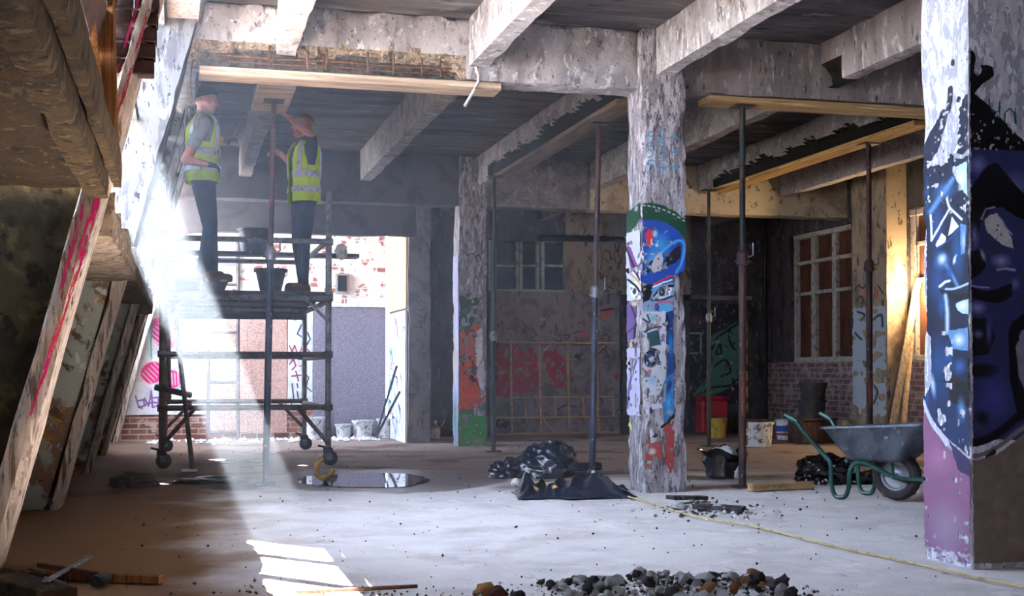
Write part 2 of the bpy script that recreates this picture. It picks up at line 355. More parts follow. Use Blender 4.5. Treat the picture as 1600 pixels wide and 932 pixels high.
# ================================================================ the setting
LEAN = .262; XIN = -.79                     # inner face of the raked left side: x = XIN + LEAN*z
SLAB = 3.62; YB = 18.0; XR = 8.7
def brick_material(name, c1, c2, mortar, paint, lo, hi):
    m = mat(name, c1, rough=.92); nt = m.node_tree; N = nt.nodes; L = nt.links; b = N['Principled BSDF']
    tc = N.new('ShaderNodeTexCoord'); sp = N.new('ShaderNodeSeparateXYZ'); cb = N.new('ShaderNodeCombineXYZ')
    L.new(tc.outputs['Object'], sp.inputs[0])
    ad = N.new('ShaderNodeMath'); ad.operation = 'ADD'; L.new(sp.outputs[0], ad.inputs[0]); L.new(sp.outputs[1], ad.inputs[1])
    L.new(ad.outputs[0], cb.inputs[0]); L.new(sp.outputs[2], cb.inputs[1])
    t = N.new('ShaderNodeTexBrick'); L.new(cb.outputs[0], t.inputs['Vector'])
    t.inputs['Color1'].default_value = (*lin(c1), 1); t.inputs['Color2'].default_value = (*lin(c2), 1); t.inputs['Mortar'].default_value = (*lin(mortar), 1)
    t.inputs['Scale'].default_value = 1; t.inputs['Brick Width'].default_value = .225; t.inputs['Row Height'].default_value = .075; t.inputs['Mortar Size'].default_value = .008
    n = N.new('ShaderNodeTexNoise'); n.inputs['Scale'].default_value = 7; n.inputs['Detail'].default_value = 5; L.new(tc.outputs['Object'], n.inputs['Vector'])
    n2 = N.new('ShaderNodeMath'); n2.operation = 'MULTIPLY_ADD'; L.new(t.outputs['Fac'], n2.inputs[0]); n2.inputs[1].default_value = .2; L.new(n.outputs[0], n2.inputs[2])
    mr = N.new('ShaderNodeMapRange'); mr.inputs[1].default_value = lo; mr.inputs[2].default_value = hi; L.new(n2.outputs[0], mr.inputs[0])
    mx = N.new('ShaderNodeMix'); mx.data_type = 'RGBA'; L.new(mr.outputs[0], mx.inputs[0]); L.new(t.outputs['Color'], mx.inputs[6]); mx.inputs[7].default_value = (*lin(paint), 1)
    L.new(mx.outputs[2], b.inputs['Base Color'])
    bp = N.new('ShaderNodeBump'); bp.inputs['Strength'].default_value = .5; bp.inputs['Distance'].default_value = .01; bp.invert = True
    L.new(t.outputs['Fac'], bp.inputs['Height']); L.new(bp.outputs[0], b.inputs['Normal'])
brick_material('white_brick', rgb(170,104,92), rgb(150,88,80), rgb(212,206,202), rgb(222,218,214), .40, .44)
brick_material('raw_brick', rgb(142,88,72), rgb(116,70,60), rgb(150,136,126), rgb(176,160,148), .58, .66)
brick_material('dim_brick', rgb(116,84,80), rgb(98,72,70), rgb(126,116,114), rgb(140,130,128), .50, .60)

# floor: gently uneven sheet with a shallow dip where the water stands
PUD = fp(590, 748)
def floor_mesh():
    xs = np.concatenate([np.arange(-4, -1, .5), np.arange(-1, 5, .06), np.arange(5, 9.3, .3)])
    ys = np.concatenate([np.arange(-4.5, 4, .5), np.arange(4, 14, .08), np.arange(14, 18.6, .3)])
    vs = []; nx = len(xs)
    for y in ys:
        for x in xs:
            p = (x, y, 0); z = .006*nz(p, .9)+.003*nz(p, 4, 2)+.0015*nz(p, 11, 5)
            d = math.hypot((x-PUD.x)/1.0, (y-PUD.y)/1.2)
            z -= .02*max(0, 1-d*d)
            vs.append((x, y, z-.006))
    fs = [(j*nx+i, j*nx+i+1, (j+1)*nx+i+1, (j+1)*nx+i) for j in range(len(ys)-1) for i in range(nx-1)]
    return mesh('floor', vs, fs, True)
struct(link('floor', floor_mesh(), 'floor_screed'), 'dusty concrete floor trodden with earth', 'floor')
# puddle
b = MB(); pts = []; n = 72
for k in range(n):
    a = 2*math.pi*k/n
    r = 1+.22*mnoise.noise((math.cos(a)*1.4, math.sin(a)*1.4, 3.2))+.08*mnoise.noise((math.cos(a)*5, math.sin(a)*5, 1))
    pts.append((PUD.x-.12+.60*r*math.cos(a), PUD.y+.05+.72*r*math.sin(a), -.0125))
b.add([(PUD.x-.12, PUD.y+.05, -.0125)]+pts, [(0, 1+k, 1+(k+1) % n) for k in range(n)])
tag(b.build('puddle', 'puddle_water', smooth=False), 'shallow brown puddle lying on the floor beside the scaffold tower', 'puddle')

b = MB(); b.box((-34, 10, -.25), (60, 90, .1))  # unseen ground, added to bounce sun and sky light indoors
struct(b.build('ground', 'outside', smooth=False), 'unseen ground added outside the raked left side to bounce daylight', 'ground')

# ceiling slab (an unseen roof piece over the light well is added to dim it)
sl = empty('ceiling', (0,0,0)); struct(sl, 'stained concrete ceiling slab between the beams', 'ceiling')
rbox('slab', -.66, 9.2, -4.6, 15.75, SLAB, SLAB+.2, 'slab_concrete', seg=.6, parent=sl, chip=0)  # left edge carried out as an unseen eave to cut the high sun
rbox('slab', -.25, 9.0, 15.75, 18.3, SLAB, SLAB+.2, 'slab_concrete', seg=.6, parent=sl, chip=0)

# columns -------------------------------------------------
mc = fp(1003, 770); MX0, MY0 = mc.x, mc.y; MX1 = MX0+.372; MY1 = MY0+.32
pc = fp(1519, 889); PX0, PY0 = pc.x, pc.y; PX1 = PX0+.40; PY1 = PY0+.40
bc = fp(717, 698); BX0, BY0 = bc.x, bc.y; BX1 = BX0+.36; BY1 = BY0+.34
print('COLS', MX0, MY0, PX0, PY0, BX0, BY0)
def corner_loss(X0, Y0):                    # knocked-off arris of the middle column
    def d(p, a, s):
        if a == 0 and s < 0: return .05*max(0, nz(p, 2.2, 5.5)+.25)*(1 if abs(p.y-Y0) < .4 else 0)
        return 0
    return d
col_mid = rbox('column', MX0, MX1, MY0, MY1, -.02, SLAB, 'grey_column', seg=.05, chip=.03)
struct(col_mid, 'square concrete column with a blue mural face and numbers 52 53 54', 'column')
col_right = rbox('column', PX0, PX1, PY0, PY1, -.02, SLAB, 'pillar_paint', seg=.06, chip=.012)
struct(col_right, 'white pillar with a large navy mural face, cut by the picture edge', 'column')
col_back = rbox('column', BX0, BX1, BY0, BY1, -.02, SLAB, 'grey_column', seg=.08, chip=.02)
struct(col_back, 'far column with orange and green graffiti behind a steel prop', 'column')

# cross beam over the middle column ------------------------
AY0, AY1, AZ = MY0+.08, MY0+.36, 3.15
SPX0, SPX1 = .42, 1.98                      # the broken-open stretch on its near face
def spall_depth(p, a, s):
    if a == 1 and s < 0 and SPX0-.3 < p.x < SPX1+.1:
        top = AZ+.14+.05*nz(p, 3.1, 8)+.025*nz(p, 12, 2)
        if p.x > SPX1-.25: top -= (p.x-SPX1+.25)*.35
        if p.z < top and AZ+.0 < p.z+.001:
            return .075+.02*nz(p, 9, 1)
    return 0
def beam_with_break(name, x0, x1, material):
    o = rbox(name, x0, x1, AY0, AY1, AZ, SLAB, material, seg=.035 if x0 < 2 else .09, chip=.02, dent=spall_depth if x0 < 2 else None)
    return o
bA = empty('cross_beam'); struct(bA, 'deep whitewashed cross beam carried by the mural column', 'beam')
o = beam_with_break('beam_span', -.05, MX0+.02, 'whitewash'); o.parent = bA
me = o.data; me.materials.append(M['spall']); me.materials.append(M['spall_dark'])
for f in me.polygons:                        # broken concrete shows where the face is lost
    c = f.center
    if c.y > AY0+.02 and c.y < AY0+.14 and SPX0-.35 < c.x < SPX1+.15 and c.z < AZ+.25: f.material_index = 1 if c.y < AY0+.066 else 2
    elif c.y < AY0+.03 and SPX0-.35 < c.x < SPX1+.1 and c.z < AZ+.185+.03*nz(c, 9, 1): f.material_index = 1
o = rbox('beam_span', MX1-.02, 8.9, AY0, AY1, AZ, SLAB, 'old_concrete', seg=.1, chip=.02); o.parent = bA
# exposed reinforcement in the break: two long bars and the bent links
def link_bar(name, mb): return mb.build(name, 'rebar', bA)
for zz in (AZ+.045, AZ+.085):
    pts = [(x, AY0+.05+.006*math.sin(x*5), zz+.004*math.sin(x*7)) for x in np.linspace(SPX0-.15, SPX1+.05, 24)]
    link_bar('reinforcing_bar', MB().tube(pts, .010, 8))
for x in (.62, .90, 1.03, 1.35, 1.53, 1.75, 1.90):
    j = random.uniform(-.015, .015)
    link_bar('stirrup', MB().tube([(x+j*.5, AY0+.06, AZ+.20), (x+j, AY0+.012, AZ+.15), (x+j, AY0+.008, AZ+.07), (x, AY0+.03, AZ+.015)], .008, 6, smooth=4))
# loose hanging bar
h0 = atY(744, 106, AY0-.02); h1 = atY(747, 128, AY0-.03); h2 = atY(726, 166, AY0-.05)
tag(MB().tube([h0+Vector((0,.05,0)), h0, h1, h2], .012, 8, smooth=3).build('bent_rebar', 'chalk'), 'bent bar end hanging from the whitewashed cross beam', 'rebar')

# joists (run away from the camera between the cross beams)
JX = [.735, 2.18, 3.66, 5.12, 6.60, 7.75]
JZ = 3.25; JW = .075
def joist_damage(zlow, y0, y1):
    def d(p, a, s):
        if a == 0 and s < 0 and y0 < p.y < y1:
            t = JZ+.15+.06*nz(p, 2.6, 7)+.05*nz(p, 9, 2)
            if p.z < t: return .05
        return 0
    return d
near_labels = ['joist over the raked strut', 'joist above the hanging bent bar', 'joist running into the mural column', 'joist with a dark broken pocket at its end', 'joist half hidden by the navy mural pillar', 'joist beyond the navy mural pillar']
BB0, BB1, BZ = BY0+.02, BY0+.34, 2.99
for i, x in enumerate(JX):
    hole = None
    if i == 3:
        def hole(p, a, s):
            if a == 0 and s < 0 and p.y > AY0-.30 and p.z < JZ+.14+.06*nz(p, 7, 3): return .10
            return 0
    if i < 5:
        o = rbox('joist', x-JW, x+JW, -4.2, AY0+.02, JZ, SLAB+.01, 'whitewash' if i < 3 else 'old_concrete', seg=.06 if i == 3 else .14, chip=.012, dent=hole)
        struct(o, 'near whitewashed '+near_labels[i], 'joist')
        if i == 3:
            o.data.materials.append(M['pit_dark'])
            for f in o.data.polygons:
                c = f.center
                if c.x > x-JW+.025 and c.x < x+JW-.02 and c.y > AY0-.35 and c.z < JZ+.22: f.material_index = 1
    dmg = joist_damage(JZ, AY1+.1, 15.0) if i in (2, 4) else None
    o = rbox('joist', x-JW, x+JW, AY1-.02, BB0+.02, JZ, SLAB+.01, 'joist_concrete', seg=.03 if dmg else .14, chip=.012, dent=dmg)
    struct(o, ['far joist above the steel prop by the workers', 'far joist left of the mural column, undamaged', 'far joist with a long dark broken edge over two props', 'far joist right of the mural column, plain', 'far joist with a broken edge above a yellow plank', 'far pale joist nearest the boarded right windows'][i], 'joist')
    if dmg:
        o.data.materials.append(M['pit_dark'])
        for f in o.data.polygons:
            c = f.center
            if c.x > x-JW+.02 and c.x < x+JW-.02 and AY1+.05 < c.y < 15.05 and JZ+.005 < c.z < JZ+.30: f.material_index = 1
    if i >= 2:
        o = rbox('joist', x-JW, x+JW, BB1-.02, YB+.05, JZ-.12, SLAB+.01, 'old_concrete', seg=.2, chip=.01)
        struct(o, 'short joist beyond the far beam, %s' % ['beside the far graffiti column', 'above the window wall', 'above the dark graffiti wall', 'near the back right corner'][i-2], 'joist')
# far cross beam
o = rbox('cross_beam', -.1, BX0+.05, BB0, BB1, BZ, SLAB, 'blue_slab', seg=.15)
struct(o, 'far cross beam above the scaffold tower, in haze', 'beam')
o = rbox('cross_beam', BX1-.05, 5.05, BB0, BB1, BZ, SLAB, 'joist_concrete', seg=.12)  # same beam as the cream stretch, missing lamplight painted as grey concrete
struct(o, 'far cross beam above the dim back window, coloured grey where lamplight fades', 'beam')
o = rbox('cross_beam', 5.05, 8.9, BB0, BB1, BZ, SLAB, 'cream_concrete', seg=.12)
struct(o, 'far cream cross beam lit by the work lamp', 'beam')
# broken pocket with bars on the far short beam by the far column
# haunch block under the slab, left of the far column

# ---- left side: raked frames -----------------------------------------
def raker(Y0, Y1, w, z0, z1, material, parent=None, x_out=0.0, name='strut', seg=.08, chip=.02):
    return rbox(name, XIN-w+x_out, XIN+x_out, Y0, Y1, z0, z1, material, seg=seg, chip=chip, shear=LEAN, parent=parent)
r1 = empty('raked_strut'); struct(r1, 'nearest raked strut with pink and red graffiti along its edge', 'strut')
raker(6.0, 6.3, .105, -.02, SLAB, 'raker_raw', r1, seg=.035, chip=.03)
r2 = empty('raked_strut'); struct(r2, 'second raked strut, white above the ledge and peeling below', 'strut')
raker(9.2, 9.62, .36, 1.70, SLAB, 'raker_white', r2, name='upper_shaft')
raker(9.2, 9.55, .46, -.02, 1.72, 'peeling_wall', r2, name='lower_shaft', x_out=-.075)
raker(9.17, 9.6, .075, -.02, 1.74, 'raker_raw', r2, name='edge_rib', seg=.05)
for k, (y, lab) in enumerate([(12.4, 'third raked strut, dark with a pale edge'), (15.0, 'fourth raked strut beside the scaffold tower'), (17.6, 'fifth raked strut against the lit back wall')]):
    r = empty('raked_strut'); struct(r, lab, 'strut')
    raker(y, y+.3, .30, -.02, SLAB if y < 16 else 3.2, 'peeling_wall' if k < 2 else 'soffit', r, x_out=-.07, name='shaft', seg=.15)
    raker(y-.03, y+.3, .07, -.02, SLAB if y < 16 else 3.2, 'raker_raw', r, name='edge_rib', seg=.12)
# knee-wall infill and ledges between the struts
o = rbox('wall_left', XIN-2.6, XIN-.06, 6.08, 6.3, -.02, 1.86, 'mould_wall', seg=.15, shear=LEAN)
struct(o, 'black mouldy wall under the brown soffit', 'wall')
for k, (y0, y1) in enumerate([(6.3, 9.2), (9.55, 12.4), (12.7, 15.0), (15.3, 17.6)]):
    o = rbox('wall_left', XIN-.55, XIN-.42, y0-.02, y1+.28, -.02, 1.6, 'mould_wall', seg=.25, shear=LEAN)
    struct(o, 'dark knee wall in %s bay of the raked side' % ['the first', 'the second', 'the third', 'the last'][k], 'wall')
    if k < 3:
        o = rbox('ledge', -1.5, -.30, y0-.05, y1+.02, 1.56, 1.78, 'soffit_rib' if k else 'ledge_plaster', seg=.09, chip=.04)
        struct(o, 'peeling ledge in %s bay of the raked side' % ['the first', 'the second', 'the third'][k], 'ledge')
# near bay: brown soffit with ribs
sf = empty('soffit'); struct(sf, 'brown flaking soffit low over the near left corner', 'soffit')
rbox('soffit_panel', -3.3, -.34, -3.0, 6.02, 1.755, 1.95, 'soffit', seg=.09, chip=.02, parent=sf, relief=.8)
rbox('edge_rib', -.42, -.315, -3.0, 6.02, 1.715, 1.9, 'soffit_rib', seg=.05, chip=.008, parent=sf, relief=.35)
rbox('edge_strip', -.30, -.255, -3.0, 5.98, 1.76, 1.92, 'soffit_rib', seg=.05, chip=.006, parent=sf, relief=.3)
# near bay is boarded above the soffit
bd = empty('window_boarding'); struct(bd, 'dark timber boarding above the brown soffit', 'boarding')
for k in range(9):
    z = 1.9+k*.2
    y0 = -3.0
    rbox('board', XIN-.20, XIN-.17, y0, 6.0, z, z+.19, 'dark_box' if k % 3 else 'soffit', seg=.6, shear=LEAN, parent=bd, chip=0)
t0 = atY(171, 232, 5.75); t1 = atY(163, -25, 5.75)
tag(MB().bar(t0, t1, .078, .09, (0,1,0), .006).build('timber_post', 'timber_orange'), 'orange brown timber post standing on the brown soffit', 'timber')
t0 = atY(160, 262, 5.85); t1 = atY(126, -10, 5.35)
tag(MB().bar(t0, t1, .085, .035, (0,1,0), .004).build('timber_batten', 'timber_orange'), 'thin orange batten leaning behind the timber post', 'timber')
# a few bricks of the pier behind the post
bp_ = empty('brick_pier', (0,0,0)); tag(bp_, 'stub of a dark red brick pier behind the nearest raked strut', 'pier')
p0 = atY(181, 108, 6.02)
for r_ in range(9):
    for c_ in range(2):
        mb = MB(); mb.box((p0.x+.055+(c_-.5)*.115+LEAN*r_*.02, 6.06, p0.z-.02+r_*.075+.035), (.108, .10, .066), None, .006)
        mb.build('brick', 'red_brick', bp_, smooth=False)
# edge beam at the head of the raked side
o = rbox('edge_beam', XIN-.25, XIN+.02, -3, 15.7, SLAB-.22, SLAB+.02, 'old_concrete', seg=.3, shear=LEAN)
struct(o, 'concrete edge beam along the head of the raked side', 'beam')
# open window of the first bay: bars only
wn = empty('window_1'); struct(wn, 'open raked window with bare white bars', 'window')
def wbar(y0, y1, z0, z1, name='glazing_bar'):
    raker(y0, y1, .05, z0, z1, 'raker_white', wn, x_out=-.2, name=name, seg=.4, chip=0)
wbar(6.3, 9.2, 1.78, 1.84, 'sill_bar'); wbar(6.3, 9.2, 3.34, 3.42, 'head_bar')
wbar(6.3, 9.2, 2.66, 2.71, 'transom')
for y in (6.98, 7.70, 8.45): wbar(y-.02, y+.10, 1.8, 3.4)
# second bay: boarding put in to shut the sun out, joints nearly tight
bd = empty('window_boarding'); struct(bd, 'boarding added to block sun in the second bay of the raked side', 'boarding')
zz = 1.80
for k, (h, gap) in enumerate([(.26,.004)]*6):
    raker(9.6, 12.42, .03, zz, zz+h, 'scaf_board', bd, x_out=-.15, name='board', seg=.5, chip=0); zz += h+gap
bd = empty('window_boarding'); struct(bd, 'closed boarding in the third bay beside the scaffold tower', 'boarding')
for k in range(8): raker(12.7, 15.05, .03, 1.8+k*.205, 1.8+k*.205+.2, 'scaf_board', bd, x_out=-.15, name='board', seg=.5, chip=0)

# ---- back -------------------------------------------------------------
# lintel wall over the wide opening to the light well
o = rbox('lintel', -.6, 2.9, 16.0, 16.2, 2.63, SLAB+.2, 'blue_slab', seg=.2); struct(o, 'grey lintel wall over the bright opening behind the scaffold', 'lintel')
# light well back wall
wb = empty('wall_back'); struct(wb, 'white painted brick back wall of the bright light well', 'wall')
rbox('brickwork', -3.2, 2.82, YB+.02, YB+.25, .38, 5.0, 'white_brick', seg=.6, parent=wb, chip=0, relief=.3)  # unseen top raised high to keep sun off the floor below
rbox('brick_base', -3.2, 2.82, YB-.02, YB+.25, -.02, .40, 'raw_brick', seg=.4, parent=wb, chip=0, relief=.3)
def panel(name, px0, px1, py0, py1, material, parent, Y=YB, th=.03, off=0):
    a = atY(px0, py0, Y); c = atY(px1, py1, Y)
    mb = MB(); mb.box(((a.x+c.x)/2, Y-off-th/2, (a.z+c.z)/2), (abs(c.x-a.x), th, abs(a.z-c.z)), None, .004)
    return mb.build(name, material, parent, smooth=False)
fl_panel = panel('painted_panel', 150, 322, 478, 648, 'white_panel', wb, off=.01)
panel('osb_board', 323, 386, 478, 676, 'osb', wb, off=.012); panel('osb_board', 387, 448, 478, 676, 'osb', wb, off=.012)
tag_panel = panel('painted_panel', 450, 488, 478, 640, 'white_panel', wb, off=.012)
panel('osb_board', 521, 602, 480, 677, 'osb_grey', wb, off=.02)
panel('plaster_panel', 489, 520, 480, 680, 'osb_grey', wb, off=.01)
panel('ledge_rail', 448, 604, 474, 481, 'white_panel', wb, off=.03, th=.05)
# louvre in the brick wall
lv = empty('window_2', (0,0,0)); struct(lv, 'white louvred vent in the bright brick wall', 'window')
panel('louvre_frame', 322, 372, 382, 452, 'louvre', lv, off=.0, th=.06)
panel('louvre_shade', 326, 368, 386, 420, 'pane_dark', lv, off=.055, th=.02)
for k in range(5):
    a = atY(326, 389+k*7, YB-.09); c = atY(368, 389+k*7, YB-.09)
    MB().box(((a.x+c.x)/2, YB-.095, a.z), (c.x-a.x, .05, .035), Matrix.Rotation(.6, 3, 'X')).build('slat', 'louvre', lv, smooth=False)
wv = empty('window_3'); struct(wv, 'small dark square opening in the white brick wall', 'window')
panel('window_frame', 524, 545, 428, 460, 'frame_grey', wv, off=.0, th=.05); panel('pane', 527, 541, 431, 456, 'pane_dark', wv, off=.045, th=.02)
# side partition of the well
pw = empty('wall_partition'); struct(pw, 'partition with a plywood top lit from the light well', 'wall')
A = atY(606, 690, YB); PTX = A.x
rbox('masonry', PTX, PTX+.30, 16.35, YB, -.02, SLAB+.1, 'back_plaster', seg=.15, parent=pw)
MB().box((PTX-.012, 17.15, 2.3), (.02, 1.5, 1.1)).build('plywood_sheet', 'ply', pw, smooth=False)
sp_panel = MB().box((PTX-.016, 17.15, .86), (.025, 1.5, 1.72)).build('painted_panel', 'white_panel', pw, smooth=False)

# main back wall with its window
mw = empty('wall_back'); struct(mw, 'back wall with faded graffiti and a small paned window', 'wall')
wa = atY(764, 376, YB); wc = atY(884, 458, YB)
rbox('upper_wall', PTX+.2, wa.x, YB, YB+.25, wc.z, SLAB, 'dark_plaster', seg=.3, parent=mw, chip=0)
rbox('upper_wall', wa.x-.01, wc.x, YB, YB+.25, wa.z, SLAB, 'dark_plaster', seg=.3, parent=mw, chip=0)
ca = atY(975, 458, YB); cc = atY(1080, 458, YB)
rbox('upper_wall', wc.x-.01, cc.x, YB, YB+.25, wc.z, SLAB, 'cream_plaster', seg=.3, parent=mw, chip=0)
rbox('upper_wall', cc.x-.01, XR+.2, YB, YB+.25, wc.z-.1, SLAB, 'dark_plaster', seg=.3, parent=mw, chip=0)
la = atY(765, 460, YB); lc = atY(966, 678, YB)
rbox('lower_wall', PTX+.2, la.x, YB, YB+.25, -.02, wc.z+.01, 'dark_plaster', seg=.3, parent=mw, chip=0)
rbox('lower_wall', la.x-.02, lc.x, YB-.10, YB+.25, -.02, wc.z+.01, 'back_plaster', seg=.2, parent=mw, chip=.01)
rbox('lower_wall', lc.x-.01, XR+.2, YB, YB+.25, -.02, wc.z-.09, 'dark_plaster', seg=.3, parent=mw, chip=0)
panel('ledge_rail', 1076, 1170, 462, 470, 'back_plaster', mw, off=.02, th=.1)
wn = empty('window_4'); struct(wn, 'paned window with grey green frames in the dim back wall', 'window')
panel('frame_rail', 762, 888, 373, 380, 'frame_paint', wn, Y=YB+.1, th=.09); panel('frame_rail', 762, 888, 452, 459, 'frame_paint', wn, Y=YB+.1, th=.09)
for px in (763, 771, 806, 812, 838, 846, 881): panel('mullion', px-2.5, px+2.5, 376, 457, 'frame_paint', wn, Y=YB+.1, th=.08)
for (p0, p1) in ((773, 804), (814, 837), (848, 880)):
    panel('glazing_bar', p0, p1, 414, 418, 'frame_paint', wn, Y=YB+.1, th=.05)
    panel('pane', p0, p1, 380, 414, 'pane_dark', wn, Y=YB+.1, th=.02, off=-.02); panel('pane', p0, p1, 418, 452, 'pane_dark', wn, Y=YB+.1, th=.02, off=-.02)
g0 = atY(842, 367, YB-.1); g1 = atY(978, 379, YB-.1)
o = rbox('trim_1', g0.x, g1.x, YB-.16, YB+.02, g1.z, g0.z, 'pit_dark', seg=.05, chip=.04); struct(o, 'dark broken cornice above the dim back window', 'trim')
# pipes beside the lower wall
for px, lab in ((969, 'thin conduit up the back wall beside the faded graffiti'), (1195, 'conduit in the dark back right corner')):
    a = atY(px, 455 if px < 1000 else 350, YB-.06); c = fp(px, 679)
    tag(MB().tube([(a.x, YB-.05, 0), (a.x, YB-.05, a.z)], .022, 8).build('conduit', 'prop_green'), lab, 'pipe')

# ---- right wall with boarded windows -----------------------------------
rw = empty('wall_right'); struct(rw, 'dim right wall with tall boarded windows', 'wall')
def wz(py, px): return atX(px, py, XR).z
wY = [atX(1330, 500, XR).y, atX(1236, 500, XR).y]
z0, z1 = 1.06, 2.92
print('RIGHTWIN', wY, wz(567,1328), wz(352,1328))
rbox('masonry', XR, XR+.3, -4.4, YB+.2, -.02, z0, 'dim_brick', seg=.4, parent=rw, chip=0)
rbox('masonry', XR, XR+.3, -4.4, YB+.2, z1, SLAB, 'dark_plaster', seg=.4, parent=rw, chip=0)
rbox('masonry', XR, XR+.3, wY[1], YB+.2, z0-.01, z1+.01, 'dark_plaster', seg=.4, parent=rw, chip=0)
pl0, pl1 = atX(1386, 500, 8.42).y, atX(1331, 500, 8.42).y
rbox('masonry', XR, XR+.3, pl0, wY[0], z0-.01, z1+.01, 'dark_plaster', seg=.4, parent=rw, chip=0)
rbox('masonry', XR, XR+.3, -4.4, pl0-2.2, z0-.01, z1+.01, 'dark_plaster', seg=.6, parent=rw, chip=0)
ps = rbox('column', 8.42, XR+.05, pl0, pl1, -.02, SLAB, 'cream_plaster', seg=.12, chip=.01); struct(ps, 'pilaster on the right wall, half lit by the work lamp', 'column')
def side_window(name, ya, yb, label):
    w = empty(name); struct(w, label, 'window')
    def rail(y0, y1, za, zb, nm, m_, d=.08, off=0): MB().box((XR+.10+off, (y0+y1)/2, (za+zb)/2), (d, y1-y0, zb-za), None, .004).build(nm, m_, w, smooth=False)
    L_ = yb-ya
    rail(ya, yb, z0, z0+.07, 'frame_rail', 'frame_grey', .12); rail(ya, yb, z1-.07, z1, 'frame_rail', 'frame_grey', .12)
    cols = [0, .30, .34, .66, .70, 1.0]
    st = [(0,.045),(.29,.06),(.63,.07),(.955,.045)]
    for s0, wd in st: rail(ya+s0*L_, ya+(s0+wd)*L_, z0, z1, 'mullion', 'frame_grey', .10)
    H = z1-z0
    for zr, hh in ((.52, .05), (.76, .05)): rail(ya, yb, z0+zr*H, z0+zr*H+hh, 'transom', 'frame_grey', .09)
    for (s0, s1) in ((.045,.29),(.35,.63),(.70,.955)):
        for (a, c) in ((.04,.52),(.55,.76),(.79,.96)):
            rail(ya+s0*L_, ya+s1*L_, z0+a*H, z0+c*H, 'boarded_pane', 'pane_board', .02, .02)
side_window('window_5', wY[0], wY[1], 'tall window with brown boarded panes right of the dark corner')
side_window('window_6', pl0-2.2, pl0, 'boarded window past the pilaster, mostly behind the navy mural pillar')
rbox('leak_shield', PTX+.2, XR+.6, YB+.24, YB+.4, -.3, SLAB+.2, 'dark_plaster', seg=1, parent=mw, chip=0)  # unseen outer shells, added to stop daylight leaking through the walls
rbox('leak_shield', XR+.28, XR+.45, -4.6, YB+.4, -.3, SLAB+.2, 'dark_plaster', seg=1, parent=rw, chip=0)
# front wall behind the camera
o = rbox('wall_front', -4, 9, -4.6, -4.3, -.02, SLAB, 'dark_plaster', seg=1, chip=0); struct(o, 'plain plaster wall closing the hall behind the viewer', 'wall')
o = rbox('wall_left', -3.4, -3.2, -4.4, 6.3, -.02, 1.9, 'mould_wall', seg=1, chip=0); struct(o, 'dark outer wall under the brown soffit', 'wall')
# haze
b = MB(); hx = [(-.24-.0, .02), (.26, 3.56)]
P = [(-.62,6.9,.02),(3.3,6.9,.02),(3.3,15.4,.02),(-.62,15.4,.02),(.10,6.9,3.22),(3.3,6.9,3.22),(3.3,15.4,3.22),(.10,15.4,3.22)]
b.add(P, [(0,3,2,1),(4,5,6,7),(0,1,5,4),(1,2,6,5),(2,3,7,6),(3,0,4,7)])
o = b.build('dust_haze', 'haze', smooth=False); tag(o, 'pale blue dust haze around the scaffold and workers', 'haze', kind='stuff')
# ================================================================ shoring: planks and steel props
def prop(px0, py0, px1, py1, ztop, label, mo='prop_steel', mi='prop_steel', split=.55, r=.03, at=None):
    b = fp(px0, py0) if at is None else Vector(at); t = Vector((0,0,ztop)); 
    d = ray(px1, py1); k = (ztop-CAMZ)/d.z; tp = Vector((0,0,CAMZ))+d*k
    if at is not None: tp = Vector((at[0]+.01, at[1], ztop))
    tp = Vector((atY(px1, py1, b.y).x if at is None else tp.x, b.y, ztop))
    e = empty('steel_prop', b, 0, label, 'steel prop', 'adjustable steel props under the beams')
    up = tp-b; up_n = up.normalized(); mid = up*split
    MB().box((0,0,.006), (.16,.16,.012), None, .002).build('base_plate', mo, e, smooth=False)
    MB().tube([(0,0,.01), mid], r, 14).build('outer_tube', mo, e)
    MB().tube([mid*.98, up-up_n*.012], r*.78, 14).build('inner_tube', mi, e)
    c = MB().lathe([(r*1.0,-.06),(r*1.5,-.055),(r*1.5,.03),(r*1.15,.05),(r*.8,.06)], mid, 14); col = c.build('collar', 'galv' if mo != 'prop_steel' else mo, e)
    MB().tube([mid+Vector((r*1.2,-.02,.0)), mid+Vector((r*2.6,-.03,.02)), mid+Vector((r*2.6,-.03,.12))], .008, 6).build('handle', 'galv', col)
    MB().tube([mid+Vector((-r*2.2,-.01,-.03)), mid+Vector((r*2.2,-.01,-.03))], .008, 6).build('pin', 'galv', col)
    MB().box(up-up_n*.006, (.17,.15,.012), None, .002).build('head_plate', mo, e, smooth=False)
    return e
def plank(name, a, b, w, h, material, label, cat='plank', up=(0,0,1), group=None, bev=.004):
    return tag(MB().bar(a, b, w, h, up, bev).build(name, material, smooth=False), label, cat, group)
PT = .05
# timber packing under the cross beam (left of the column) and under the joists
g = 'timber packing under the beams'
plank('packing_plank', (.12, AY0+.12, AZ-.038), (2.36, AY0+.12, AZ-.040), .24, .06, 'plank_grey', 'long weathered plank under the broken cross beam', group=g)
plank('packing_plank', (MX1+.24, AY0+.13, AZ-.03), (6.6, AY0+.13, AZ-.03), .24, PT, 'plank_tan', 'tan plank under the cross beam right of the mural column', group=g)
plank('packing_plank', (6.60, 10.4, JZ-.03), (6.60, 15.0, JZ-.03), .20, .045, 'plank_y', 'yellow plank under the broken joist right of the mural column', group=g)
plank('packing_plank', (3.66, 10.2, JZ-.03), (3.66, 14.6, JZ-.03), .22, .045, 'plank_dim', 'plank coloured dim for shade under the broken joist left of the mural column', group=g)
plank('packing_plank', (.735, 10.3, JZ-.028), (.735, 11.3, JZ-.028), .3, .04, 'plank_grey', 'short pale packing board above the prop in front of the scaffold', group=g)
zj = JZ-.053
